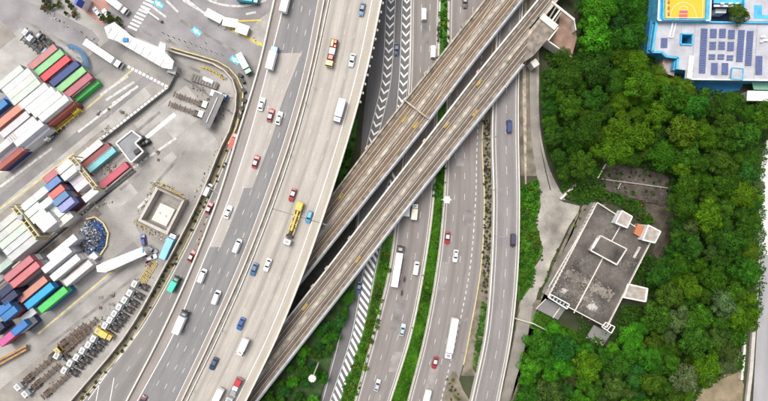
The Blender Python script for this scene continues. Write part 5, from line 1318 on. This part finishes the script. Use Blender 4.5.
# right hand block, light court
prism('pit_floor', t, c, [(713,-20),(746,-20),(744,22),(711.5,21)], 0, .3, M_navy)
prism('right_block', t, c, [(746,-30),(800,-30),(800,21.5),(744,21.2)], 0, ZK+.3, M_roofpale)
pwall('right_edge', t, c, [(745.5,-30),(744.2,21)], ZK+.3, ZK+1.0, .4, M_bluew)
prism('right_blue_roof', t, c, [(754,5),(762,5),(762,15),(775,15),(775,19),(754,18.5)], ZK+.3, ZK+.36, M_bluew)
prism('bridge_roof', t, c, [(713.5,-12),(746,-11),(746,4),(714,3)], ZK-.5, ZK, M_bluew); prism('bridge_strip', t, c, [(714,4.5),(746,5),(746,7),(714,6.5)], ZK-1, ZK-.6, M_whites)
prism('white_step', t, c, [(715.5,8.5),(727,8.6),(726,13),(715.5,12.8)], .3, 4.0, M_whites)
for x in (722,730,737):
    mb = MB(); q = P(x,3.6,ZK)-c; mb.box(q.x-.6,q.x+.6,q.y-.35,q.y+.35,ZK,ZK+.5,M_whites,.05); mb.build('roof_unit', t)
# solar arrays: every panel a part
SOL = [(699.5,28.5,706,73.5),(710,29,716,38),(719,29,725,38),(728,30,734,39),(709.5,41.5,715,50),(718.5,41.5,724,50),(727.5,42,733,51),(708.5,54,714.5,60),(717.5,54,723.5,60),(726.5,55,732.5,61),(711,63,717,75),(721.5,63,727.5,75),(737,30,743,62),(745.5,31,752,66),(755,56,762,75),(660.5,38,667,48)]
pm = None
for i, (x0,y0,x1,y1) in enumerate(SOL):
    long_ = y1-y0 > 25
    d = 'tall column' if long_ else 'short block'
    t2 = thing('solar_array', P((x0+x1)/2,(y0+y1)/2,ZK), f'{d} of dark blue solar panels on the pale school roof', 'solar panels', 'solar arrays on the school roof'); cc = t2.location.copy()
    n = max(2, round((y1-y0)/2.45)); sk = -2.4 if long_ else -.4
    if pm is None:
        mb = MB(); T = Matrix.Rotation(rad(-9),4,'X'); mb.box(-1.12,1.12,-.36,.36,.30,.34,M_solar,0,T); mb.box(-1.16,1.16,-.40,.40,.27,.298,M_grey,0,T)
        for q in (-.56, 0, .56): mb.box(q-.012,q+.012,-.36,.36,.34,.345,M_grey,0,T)
        pm = mb.mesh('solar_panel')
    for k in range(n):
        q = (k+.5)/n; link('solar_panel', pm, t2, P((x0+x1)/2+sk*(q-.5), y0+(y1-y0)*q, ZK)-cc)
    mb = MB()
    for s in (-.7,.7): a = P((x0+x1)/2-sk*.5,y0,ZK)-cc; b = P((x0+x1)/2+sk*.5,y1,ZK)-cc; mb.beam(a+Vector((s,0,.2)), b+Vector((s,0,.2)), .08, .2, M_grey)
    mb.build('rail', t2)
# small white building and roofs under the school
t = thing('white_outbuilding', P(758,92), 'small white roofed building at the right edge below the school', 'building'); c = t.location.copy()
prism('walls', t, c, [(749,91),(790,92),(790,101),(748,100)], 0, 4, M_conc); prism('roof', t, c, [(748,90.5),(790,91.5),(790,101.5),(747,100.5)], 4, 4.4, M_whites); pwall('roof_edge', t, c, [(748,90.5),(747,100.5)], 4.402, 4.7, .3, M_concp)
t = thing('green_canopy', P(762,84), 'pale green canopy roof at the right edge under the school wall', 'canopy'); c = t.location.copy(); prism('roof', t, c, [(752,82),(790,83),(790,90.5),(754,89.5)], 3.6, 3.9, M_green)
for x in (755,770): mb = MB(); q = P(x,87)-c; mb.cyl((q.x,q.y,0),(q.x,q.y,3.6),.12,M_grey,8); mb.build('post', t)
sheet('blue_yard', [(688,81),(745,81),(740,90),(715,94),(692,90)], .05, M_blued)
# roads on the right margin
wl = edge((772,120),(767.5,147),(763.5,165),(761,201),(761,240),(759.5,290),(757,330),(753,401))
strip('right_road', wl, lambda y: 830, .02, 100, Y1, RD_right, 3)
rr = bpy.data.objects['right_road']
M_wroad = mat('white_road_concrete', (.56,.545,.53), .85, var=.1, scale=.2, fine=.06)
strip('white_forecourt', off(wl, -.5), lambda y: 830, .4, 130, 255, M_wroad, 1)
along('kerb_wall', off(wl, -1.2), -.2, .2, 0, 1.1, 140, 300, M_concp, rr)
seg_wall('road_wall', [(745.5,334),(744.8,350),(742,380)], 1.4, .9, M_concp, 'short white wall left of the right hand road near the bottom', 'wall')
seg_wall('road_wall', [(754.5,326),(751.5,370),(747,410)], 1.0, 1.3, M_conc, 'long pale wall along the right hand road at the bottom edge', 'wall')
seg_wall('curved_wall', [(686,404),(690,397),(698,387),(706,379),(716,373),(728,369.5),(737,364.5),(740,352)], 1.4, .35, M_concd, 'curved dark retaining wall round the brown clearing at the lower right', 'wall')
sheet('brown_clearing', [(690,402),(700,390),(710,380),(722,375),(738,370),(744,385),(742,404),(740,420),(690,420)], .04, mat('dry_clearing', (.22,.175,.11), .95, var=.35, scale=.2, fine=.3))
sheet('bare_patch', [(727,343),(740,344),(740,362),(730,365)], .04, M_dirt)

# ================================================================== VEGETATION
def leaf_mesh(name, lobes, leaves, size, seed, flat=.75, spread=.70, core=True):
    """crown in a unit radius: lobes of many small leaf faces, gaps between the lobes"""
    r = random.Random(seed); mb = MB(); mb.tone = []; k = mb.mi(M_leaf)
    cs = []
    for i in range(lobes):
        a = i*2.39996+r.uniform(-.4,.4); q = math.sqrt((i+.5)/lobes)*spread*r.uniform(.85,1.12)
        lr = r.uniform(.19,.31)*(1.12-.3*q); cs.append((math.cos(a)*q, math.sin(a)*q, flat*(1.0-q*q*1.15)*r.uniform(.72,1.15)+.25, lr, r.uniform(.72,1.25)))
    tot = sum(c[3]**2 for c in cs)
    for x, y, z, lr, tone in cs:
        n = int(leaves*lr*lr/tot)
        for i in range(n):
            ct = r.uniform(-.35, 1); ph = r.uniform(0, 6.283); st = math.sqrt(1-ct*ct); nr = Vector((st*math.cos(ph), st*math.sin(ph), ct))
            rr_ = lr*(1+.18*mnoise.noise(Vector((nr.x*2.3+x*9, nr.y*2.3+y*9, nr.z*2.3+seed))))*r.uniform(.80,1.06)
            p = Vector((x,y,z)) + nr*rr_
            n2 = (nr + Vector((r.uniform(-.45,.45), r.uniform(-.45,.45), r.uniform(-.35,.45)))).normalized(); u = n2.orthogonal().normalized(); u = (Matrix.Rotation(r.uniform(0,6.3),3,n2) @ u); w = n2.cross(u); s = size*r.uniform(.6,1.35)
            b = len(mb.v); mb.v += [tuple(p-u*s), tuple(p-w*s*.55+u*s*.1), tuple(p+u*s), tuple(p+w*s*.55-u*s*.1)]
            mb.f.append((b,b+1,b+2,b+3)); mb.m.append(k); mb.tone.append(tone*r.uniform(.75,1.3))
    return mb.mesh(name)
CROWNS = [leaf_mesh('crown', n, l, s, 5+i, fl) for i, (n, l, s, fl) in enumerate([(17,4400,.042,.75),(22,4800,.038,.75),(14,4000,.046,.8),(26,5200,.036,.7),(19,4400,.042,.85),(30,5400,.034,.65),(13,3800,.046,.75)])]
SHRUBS = [leaf_mesh('leaves', n, l, s, 50+i, .55, .6) for i, (n, l, s) in enumerate([(6,620,.10),(8,760,.09),(5,520,.11)])]
def trunk_mesh(seed):
    r = random.Random(seed); mb = MB()
    mb.cyl((0,0,0),(.02,.01,.42),.05,M_trunk,8,.036)
    for i in range(5):
        a = i*1.256+r.uniform(-.3,.3); q = r.uniform(.3,.55); mb.cyl((.02,.01,.38),(math.cos(a)*q,math.sin(a)*q,r.uniform(.62,.85)),.028,M_trunk,6,.010)
    mb.cyl((.02,.01,.40),(.0,.02,.95),.033,M_trunk,6,.01)
    return mb.mesh('trunk')
TRUNKS = [trunk_mesh(i) for i in range(3)]
def inside(x, y, poly):
    r = False; n = len(poly)
    for i in range(n):
        (x0,y0),(x1,y1) = poly[i], poly[i-1]
        if (y0 > y) != (y1 > y) and x < (x1-x0)*(y-y0)/(y1-y0)+x0: r = not r
    return r
def grow(cands, count, rmin, rmax, seed, gap=.8, taken=None):
    r = random.Random(seed); taken = [] if taken is None else taken; out = []
    tries = 0
    while len(out) < count and tries < count*160:
        tries += 1; poly = r.choice(cands); xs = [p[0] for p in poly]; ys = [p[1] for p in poly]
        x = r.uniform(min(xs), max(xs)); y = r.uniform(min(ys), max(ys))
        q = rmin+(rmax-rmin)*r.random()**1.5*(1 if tries < count*60 else .4)
        if not inside(x, y, poly): continue
        if any(inside(x+math.cos(a)*q*.75, y+math.sin(a)*q*.75, e) for e in EXC for a in (0,.785,1.57,2.36,3.14,3.93,4.71,5.5)): continue
        if any((x-a)**2+(y-b)**2 < ((q+c)*gap)**2 for a, b, c in taken): continue
        taken.append((x, y, q)); out.append((x, y, q))
    return out
EXC = [[(594,200),(622,206),(634,212),(664,229),(658,246),(648,252),(634,280),(652,286),(650,304),(628,302),(618,336),(600,350),(582,340),(560,326),(534,316),(546,296)],
       [(602,164),(640,168),(670,176),(672,204),(664,208),(652,220),(640,200),(612,194),(596,188)], [(659,222),(672,230),(662,258),(652,250)],
       [(646,-80),(800,-80),(800,81),(690,81),(672,74),(660,66),(646,54)], [(690,81),(745,82),(736,88),(716,91),(694,88)], [(747,82),(800,82),(800,102),(747,101)],
       [(764,138),(800,138),(800,420),(748,420),(756,330),(760.5,290),(762,240),(762,170)], [(745,328),(760,326),(760,420),(740,420)], [(690,406),(702,388),(722,375),(738,371),(744,385),(740,420),(690,420)],
       [(540,-80),(590,-80),(574,20),(577,56),(549,40),(541,60)], [(530,40),(552,70),(530,70)], [(526,60),(540,70),(541,134),(552,170),(556,176),(566,195),(583,205),(569,228),(546,290),(528,330),(512,401),(510,300),(533,280),(538,206)]]
FOREST = [(534,70),(549,42),(572,57),(578,30),(578,-60),(652,-60),(648,54),(662,74),(690,84),(775,104),(775,130),(770,150),(766,240),(762,325),(744,345),(742,375),(690,410),(690,450),(500,450),(512,400),(522,345),(535,330),(560,330),(585,345),(615,340),(680,300),(690,200),(598,160),(560,175),(545,150),(540,110)]
WOOD2 = [(640,196),(690,180),(690,300),(650,306),(662,262),(676,236),(678,212)]
GREENS = [((.030,.088,.011),'dark green'),((.044,.108,.010),'olive green'),((.070,.145,.009),'yellow green'),((.036,.118,.012),'mid green'),((.028,.102,.022),'deep green'),((.052,.190,.012),'bright green'),((.092,.185,.010),'lime green'),((.080,.115,.048),'grey green'),((.050,.088,.022),'brownish green')]
def tree_colour(x, y, r):
    u = mnoise.noise(Vector((x*.016, y*.016, 3.3))) + r.uniform(-.32, .32)
    if y > 322 and x < 645: w = [5,5,6,3,5,5,3,8,4] if x > 535 else [0,8,3,5,5,3]
    elif y < 45 and x < 650: w = [0,3,4,5,3,4,5,3]
    elif x < 600 and y < 200: w = [0,1,0,1,1,0,3,1,2]
    elif 618 < x < 668 and 62 < y < 118: w = [1,2,6,2,6,3,2]
    elif x > 715 and y < 190: w = [4,3,0,1,3,4,7,1]
    elif y > 300: w = [1,0,1,2,8,1,7,3,1]
    else: w = [1,0,1,2,1,0,1,3,1,2]
    if r.random() < .07: return GREENS[r.choice([7, 8, 4, 2])]
    return GREENS[w[max(0, min(len(w)-1, int((u*.9+.5)*len(w))))]]
def where(x, y):
    z = [('along the dirt track', 556, 130), ('beside the pit by rail viaduct', 590, 40), ('between the school and rail viaduct', 620, 60), ('left of the blue school wall', 638, 25), ('below the school', 690, 105), ('above the rubble foundation', 620, 135),
         ('right of the rubble foundation', 695, 165), ('beside the white right edge forecourt', 745, 180), ('right of the dark roofed building', 690, 240), ('beside the right hand road', 742, 290), ('below the dark roofed building', 575, 360), ('between the two lower clearings', 650, 350), ('beside the lower right brown clearing', 705, 355), ('around the gravel clearing', 560, 190), ('under the side room', 635, 315), ('below the white outbuilding', 750, 120), ('at the bottom edge of the wood', 600, 398)]
    return min(z, key=lambda q: (q[1]-x)**2+(q[2]-y)**2)[0]
rt = random.Random(77)
taken = []
big = grow([FOREST, FOREST, FOREST, WOOD2], 75, 12.5, 17.5, 3, .70, taken)
mid = grow([FOREST, FOREST, FOREST, WOOD2], 125, 8.5, 12, 4, .66, taken)
sml = grow([FOREST, FOREST, WOOD2], 64, 5, 8, 5, .64, taken)
def plant_tree(x, y, q, hscale=1.0, col=None, wh=None, grp='trees in the hillside wood'):
    col, cn = col or tree_colour(x, y, rt)
    col = tuple(v*rt.uniform(.86,1.16) for v in col)
    h = (4.0+q*.62*rt.uniform(.85,1.15))*hscale; rw = q*S*1.2
    p = P(x, y, h*.8); size = 'broad' if q > 12 else 'medium' if q > 7.5 else 'small'
    t = thing('tree', (p.x, p.y, -.05), f'{size} {cn} tree {wh or where(x, y)}', 'tree', grp, rt.uniform(0, 6.28))
    o = link('trunk', rt.choice(TRUNKS), t); o.scale = (rw, rw, h*.95)
    o = link('crown', rt.choice(CROWNS), t); zs = rw*.9; o.scale = (rw*1.02, rw*1.02*rt.uniform(.88,1.1), zs); o.location = (0, 0, max(.6, h-zs*1.1)); o.color = (*col, 1)
for x, y, q in big+mid+sml: plant_tree(x, y, q)
def shrub(x, y, q, col, label, grp, h=None):
    z = .0; p = P(x, y, .6); w = q*S
    t = thing('shrub', (p.x, p.y, 0), label, 'shrub', grp, rt.uniform(0, 6.28))
    mb = None
    o = link('leaves', rt.choice(SHRUBS), t); o.scale = (w*1.15, w*1.15, (h or w*1.1)); f_ = rt.uniform(.8, 1.2); o.color = (*[v*f_ for v in col], 1); o.location = (0, 0, -.15)
def scrub(items, cols, name='scrub'):
    """many tiny bushes too small to pick apart: one mass for each colour"""
    for ci, col in enumerate(cols):
        mb = MB(); mb.tone = []; k = mb.mi(M_leaf)
        for x, y, q, h in items[ci::len(cols)]:
            me = rt.choice(SHRUBS); p = P(x, y, .6); w = q*S*1.15; a = rt.uniform(0, 6.28); ca_, sa_ = math.cos(a)*w, math.sin(a)*w; b = len(mb.v); f = rt.uniform(.8, 1.2)
            mb.v += [(p.x+v.co.x*ca_-v.co.y*sa_, p.y+v.co.x*sa_+v.co.y*ca_, v.co.z*h-.1) for v in me.vertices]
            for pl, tn in zip(me.polygons, me.attributes['tone'].data): mb.f.append(tuple(b+i for i in pl.vertices)); mb.m.append(k); mb.tone.append(tn.value*f)
        o = mb.build(name, kind='stuff'); o.color = (*col, 1)
# triangle of woodland under the rail viaduct (dense)
TRI = [(262,401),(285,372),(312,338),(342,300),(352,282),(356,276),(352,296),(340,330),(326,366),(318,401),(312,430),(255,430)]
EXC_KEEP = EXC; EXC = []
tk = []
for x, y, q in grow([TRI], 46, 4.5, 9, 21, .52, tk):
    plant_tree(x, y, q, .55, rt.choice([GREENS[0],GREENS[3],GREENS[3],GREENS[5],GREENS[4]]), 'in the wooded triangle beside the rail viaduct', 'trees in the wooded triangle')
STRIPB = [(388,246),(391,266),(386,290),(375,334),(356,401),(350,425),(336,425),(345,385),(365,333),(373,300),(380,268),(384,252)]
for x, y, q in grow([STRIPB], 70, 2.2, 4.6, 22, .66): shrub(x, y, q, rt.choice([(.05,.15,.014),(.04,.115,.016),(.085,.145,.014),(.07,.10,.02)]), 'leafy shrub beside the diagonal hatching', 'shrubs beside the hatched road')
MEDT = [(440.2,-50),(448.5,-50),(447.8,64),(438.5,66)]
for x, y, q in grow([MEDT], 36, 2.4, 4.2, 23, .62): shrub(x, y, q, rt.choice([(.04,.13,.014),(.03,.10,.016),(.05,.15,.014)]), 'green shrub in the median above the rail viaduct', 'shrubs in the upper median')
shrub(443.5, 24, 2.4, (.22,.25,.01), 'lime yellow round shrub in the median above the rail viaduct', None)
MEDM = [(436,150),(446,150),(443,196),(434,200)]
for x, y, q in grow([MEDM], 18, 2.4, 4.0, 24, .62): shrub(x, y, q, rt.choice([(.03,.10,.016),(.04,.13,.014)]), 'dark green shrub in the median just below the rail viaduct', 'shrubs in the median under the viaduct')
GREENC = [(483,302),(489,305),(486,334),(480,370),(474,372),(476,340)]
scrub([(x, y, q, q*.4) for x, y, q in grow([GREENC], 80, 1.6, 3.0, 25, .5)], [(.05,.14,.016),(.07,.17,.03),(.04,.11,.02)])
DRYC = [(484,120),(491,120),(493,200),(490,268),(487,300),(482,290),(485,200)]
scrub([(x, y, q, q*.4) for x, y, q in grow([DRYC], 120, 1.3, 2.7, 26, .62)], [(.05,.055,.03),(.08,.075,.045),(.045,.075,.022),(.06,.05,.035)])
SIDEG = [(521,186),(538,180),(541,193),(537,206),(535,222),(541,244),(534,268),(531,284),(520,300),(519,260),(520.5,215)]
for x, y, q in grow([SIDEG], 52, 2.4, 5.4, 27, .66): shrub(x, y, q, rt.choice([(.035,.12,.012),(.05,.15,.012),(.07,.12,.016)]) if y < 228 or y > 252 else rt.choice([(.070,.115,.014),(.055,.095,.014)]), 'green shrub left of the gravel clearing', 'shrubs beside the side road')
LAWN = [(536,313),(552,322),(575,332),(592,338),(588,348),(556,338),(534,326)]
scrub([(x, y, q, q*.4) for x, y, q in grow([LAWN], 26, 1.8, 3.4, 28, .9)], [(.045,.13,.012),(.06,.12,.016)])
TOPL = [(36,-12),(84,-12),(80,14),(70,20),(58,12),(44,8)]
for x, y, q in grow([TOPL], 22, 2.6, 5.2, 29, .66): shrub(x, y, q, rt.choice([(.05,.07,.015),(.04,.06,.02),(.09,.07,.03),(.07,.10,.015)]), 'mixed green shrub in top left bank', 'shrubs in the top left bank', 2.2)
for x, y, q in ((104,18,4.5),(111,21,5),(118,20,4.2),(110,15,3.6),(121,25,3.2)): shrub(x, y, q, (.05,.085,.016), 'green shrub beside the gate canopy at the top left', 'shrubs beside the gate canopy', 2.4)
BARE = [(680,230),(672,262),(655,266),(664,240)]
RUINE = [(560,186),(600,188),(640,202),(655,224),(640,222),(620,206),(598,199),(584,204),(566,198)]
for x, y, q in grow([RUINE], 34, 2.4, 5.5, 31, .66): shrub(x, y, q, rt.choice([(.03,.11,.014),(.045,.14,.014),(.05,.09,.02),(.09,.08,.03)]), 'green shrub below the rubble foundation', 'shrubs between foundation and building')
SIDER = [(640,252),(655,258),(650,284),(636,280)]; SIDES = [(628,304),(650,305),(648,330),(622,330)]
for x, y, q in grow([SIDER, SIDES], 24, 2.4, 5.0, 32, .7): shrub(x, y, q, rt.choice([(.04,.06,.02),(.03,.10,.02),(.025,.05,.02)]), 'dark shrub right of dark roofed building', 'shrubs right of the building')
shrub(737.5, 14.5, 1, (.05,.05,.05), 'x', None); o = THINGS.pop(); [bpy.data.objects.remove(q) for q in list(o.children)]; bpy.data.objects.remove(o)
plant_tree(737, 14.5, 10.5, 1.15, ((.060,.105,.014),'green'), 'standing in the school light court', 'school court trees')

# understorey of the wood: one mass of leaves
r_u = random.Random(9); mb = MB(); mb.tone = []; k_ = mb.mi(M_leaf); m_ = 0
SURR = [RUINE, SIDER, SIDES, [(553,170),(600,160),(604,190),(566,196)], [(668,170),(682,172),(680,206),(668,204)], [(576,318),(606,332),(600,352),(580,350)], [(640,254),(660,258),(652,300),(632,284)], [(620,304),(652,306),(640,340),(606,338)], [(646,300),(664,260),(680,210),(690,220),(680,300)]]
while m_ < 50000:
    x = r_u.uniform(505, 775); y = r_u.uniform(-50, 440)
    if any(inside(x, y, e) for e in SURR):
        pass
    elif not (inside(x, y, FOREST) or inside(x, y, WOOD2) or inside(x, y, TRI)) or any(inside(x, y, e) for e in EXC_KEEP): continue
    m_ += 1; h = 1.6+1.5*mnoise.noise(Vector((x*.09, y*.09, 0)))+r_u.uniform(-.5, .5); p = P(x, y, 0); p.z = max(.1, h)
    nr = Vector((r_u.uniform(-.8,.8), r_u.uniform(-.8,.8), 1)).normalized(); u = nr.orthogonal().normalized(); u = Matrix.Rotation(r_u.uniform(0, 6.3), 3, nr) @ u; w = nr.cross(u); q = r_u.uniform(.25, .6)
    b = len(mb.v); mb.v += [tuple(p-u*q), tuple(p-w*q*.6), tuple(p+u*q), tuple(p+w*q*.6)]; mb.f.append((b,b+1,b+2,b+3)); mb.m.append(k_); mb.tone.append(r_u.uniform(.6, 1.3))
o = mb.build('undergrowth', kind='stuff'); o.color = (.034,.095,.010,1)

VERGE = [(231,140),(236,140),(206,205),(172,270),(134,336),(84,401),(76,401),(128,336),(166,268),(201,201)]
scrub([(x, y, q, 1.0) for x, y, q in grow([VERGE], 44, 1.3, 2.6, 51, .9)], [(.06,.075,.025),(.09,.085,.04),(.045,.08,.015)])
CLR = [(536,196),(541,196),(538,214),(536,236),(545,250),(543,262),(536,268),(534,290),(529,286),(533,262),(532,222)]
CLR2 = [(583,204),(590,207),(560,262),(546,290),(538,304),(536,296),(552,262),(568,228)]
scrub([(x, y, q, .8) for x, y, q in grow([CLR, CLR2], 46, 1.2, 2.9, 52, .9)], [(.06,.10,.02),(.09,.10,.04),(.05,.12,.015)])
RUIN2 = [(603,166),(668,176),(672,204),(600,188)]
scrub([(x, y, q, 1.2) for x, y, q in grow([RUIN2], 26, 1.4, 4.0, 53, 1.0)], [(.04,.09,.016),(.07,.08,.03),(.03,.10,.014)])
MEDG = [(437,205),(443,205),(436,262),(424,330),(408,385),(398,401),(396,392),(412,330),(426,264)]
scrub([(x, y, q, .6) for x, y, q in grow([MEDG], 40, 1.2, 2.6, 54, 1.0)], [(.05,.16,.010),(.08,.17,.012),(.035,.11,.012)])

# grass: one mass of blades on each verge
def grass(name, polys, n, cols, seed, hmin=.12, hmax=.4):
    r = random.Random(seed)
    for pi, poly in enumerate(polys):
        mb = MB(); mb.tone = []; k = mb.mi(M_grass); xs = [p[0] for p in poly]; ys = [p[1] for p in poly]; m = 0
        while m < n:
            x = r.uniform(min(xs), max(xs)); y = r.uniform(min(ys), max(ys))
            if not inside(x, y, poly): continue
            m += 1; p = P(x, y, .05); a = r.uniform(0, 6.28); s = r.uniform(.12,.34); h = r.uniform(hmin, hmax); u = Vector((math.cos(a), math.sin(a), 0))*s; w = Vector((-u.y, u.x, 0))
            b = len(mb.v); mb.v += [tuple(p-u*.6), tuple(p+u*.6), tuple(p+w*1.5+Vector((0,0,h)))]; mb.f.append((b,b+1,b+2)); mb.m.append(k)
            mb.tone.append(r.uniform(.55,1.4)*(.9+.9*mnoise.noise(Vector((p.x*.16,p.y*.16,1)))))
        o = mb.build(name, kind='stuff'); o.color = (*cols, 1)
M_lawn = mat('lawn_soil', (.045,.135,.012), .95, var=.4, scale=.3, fine=.35)
def band(fl, fr, y0, y1, st=8):
    ys = [y0+(y1-y0)*i/int((y1-y0)/st) for i in range(int((y1-y0)/st)+1)]
    return [(fl(y), y) for y in ys]+[(fr(y), y) for y in reversed(ys)]
strip('median_verge', off(rAR, 1), off(rBL, -1), .06, Y0, Y1, M_lawn, 1)
grass('grass', [band(off(rAR, 1.6), off(rBL, -1.6), 128, 420)], 17000, (.052,.155,.010), 41)
strip('hatched_verge', chR, off(rAL, -.8), .03, 236, Y1, M_lawn, 1)
strip('hatched_verge', chR, off(rAL, -.8), .03, 150, 236, M_dirt, 1)
grass('grass', [band(off(chR, 1.5), off(rAL, -2), 252, 420)], 7000, (.055,.13,.014), 42)
sheet('wooded_ground', [(250,430),(262,395),(352,278),(358,270),(352,300),(318,401),(312,430)], .03, mat('wood_floor', (.035,.07,.018), .95, var=.4, scale=.4, fine=.3))
sheet('grass_ground', [(519,190),(538,178),(541,206),(536,222),(543,250),(534,268),(533,284),(520,302),(518,300)], .055, M_lawn)
grass('grass', [SIDEG], 5000, (.042,.135,.010), 43)
sheet('grass_ground', [(540,309),(558,322),(590,338),(600,350),(580,352),(556,338),(530,328),(534,314)], .055, M_lawn)
grass('grass', [[(540,311),(558,322),(590,338),(600,350),(580,352),(556,338),(532,327),(536,314)]], 5000, (.05,.13,.012), 44)
sheet('grass_ground', [(344,140),(354,118),(358,120),(354,150),(344,182),(336,196)], .055, M_lawn)
for x, y, q in grow([[(345,150),(354,124),(357,126),(353,150),(344,182),(338,192)]], 12, 2.2, 4.2, 33, .6): shrub(x, y, q, (.03,.09,.014), 'dark green shrub squeezed between the highway edge and the rail viaduct', 'shrubs beside the highway edge')
sheet('painted_shade_ground', [(256,401),(300,330),(380,240),(420,180),(470,110),(500,60),(520,30),(512,20),(470,80),(420,140),(360,215),(300,290)], -.02, mat('painted_shade_soil', (.035,.035,.032), .95, var=.3, scale=.4))  # shade in the gap between the viaducts, put into the ground colour
# gore patch at the bottom
sheet('gore_patch', [(452,371),(456,372),(463,390),(470,401),(466,420),(440,420),(443,395)], .03, M_dirt)
scrub([(x, y, q, q*.4) for x, y, q in grow([[(447,380),(455,376),(462,401),(445,401)]], 10, 1.6, 2.6, 34, .8)], [(.10,.11,.02)])

# ================================================================== LAMPS
def high_mast(x, y, h, label, heads=8, r=1.75):
    t = thing('high_mast_light', P(x, y), label, 'light mast', 'tall road lighting masts')
    mb = MB(); mb.cyl((0,0,0),(0,0,h),.30,M_whites,12,.17); mb.build('pole', t)
    mb = MB(); mb.cyl((0,0,h-.2),(0,0,h+.25),r,M_whites,24,r*.9); mb.build('ring', t)
    for i in range(heads):
        a = 6.283*i/heads; mb = MB(); T = Matrix.Translation((math.cos(a)*r*.86, math.sin(a)*r*.86, h)) @ Matrix.Rotation(a, 4, 'Z'); mb.box(-.35,.42,-.28,.28,-.15,.22,M_concp,.06,T); mb.build('lamp_head', t)
    mb = MB(); mb.cyl((0,0,h+.25),(0,0,h+.5),.5,M_whites,12,.3); mb.build('cap', t)
high_mast(318.5, 363, 16.5, 'tall white lighting mast with a round head rising from the wooded triangle', 10, 1.05)
t_ = P(442.5, 200.3, 0)
high_mast(441.5, 199.8, 17, 'tall white lighting mast in the grass median just below the rail viaduct', 6, 1.15)
def road_lamp(x, y, dx, label):
    t = thing('street_lamp', P(x, y, 0), label, 'street lamp', 'street lamps along the side road')
    mb = MB(); mb.cyl((0,0,0),(0,0,9.5),.12,M_grey,8,.07); mb.build('pole', t)
    mb = MB(); mb.cyl((0,0,9.4),(dx,0,9.8),.07,M_grey,8); mb.build('arm', t)
    mb = MB(); s = 1 if dx > 0 else -1; mb.box(min(dx,dx+s*1.0),max(dx,dx+s*1.0),-.25,.25,9.72,9.95,M_darkasph,.06); mb.build('lamp_head', t)
for x, y, dx in ((491.5,190,3.4),(492,235,3.2),(481,295,3.0),(481,140,3.0)): road_lamp(x, y, dx, 'grey street lamp reaching over the side road from its left parapet')

# ================================================================== LABELS: one for each thing
ORD = ['', 'second', 'third', 'fourth', 'fifth', 'sixth', 'seventh', 'eighth', 'ninth', 'tenth', 'eleventh', 'twelfth']
bpy.context.view_layer.update()
BANDS = {2: ('upper', 'lower'), 3: ('upper', 'middle', 'lower'), 4: ('top', 'upper', 'lower', 'bottom'), 5: ('top', 'upper', 'middle', 'lower', 'bottom'), 6: ('top', 'upper', 'upper middle', 'lower middle', 'lower', 'bottom')}
BANDX = {2: ('left', 'right'), 3: ('left', 'middle', 'right'), 4: ('far left', 'left', 'right', 'far right'), 5: ('far left', 'left', 'middle', 'right', 'far right'), 6: ('far left', 'left', 'left middle', 'right middle', 'right', 'far right')}
PH = {o.name: photo(o.matrix_world.translation) for o in THINGS}
def groups():
    by = {}
    for o in THINGS: by.setdefault(o['label'], []).append(o)
    return by
def axis(os_):
    ps = [PH[o.name] for o in os_]
    d = [max(p[a] for p in ps)-min(p[a] for p in ps) for a in (0, 1)]
    return 0 if d[0] >= d[1] else 1
for lab, os_ in groups().items():
    n = len(os_)
    if n <= 10: continue
    m = min(6, math.ceil(n/10)); ax = axis(os_); od = sorted(os_, key=lambda o: PH[o.name][ax])
    for i, o in enumerate(od): o['label'] = f"{lab}, {(BANDS, BANDX)[1-ax][m][i*m//n]}"
for lab, os_ in groups().items():
    n = len(os_)
    if n < 2 or n > 14: continue
    ax = axis(os_); od = sorted(os_, key=lambda o: PH[o.name][ax]); A, B = (('left', 'right'), ('top', 'bottom'))[ax]
    for k, o in enumerate(od):
        e = n-1-k
        if k <= e: w = ('leftmost', 'uppermost')[ax] if k == 0 else f'{ORD[k]} from {A}'
        else: w = ('rightmost', 'lowest')[ax] if e == 0 else f'{ORD[e]} from {B}'
        o['label'] = f'{lab}, {w}'
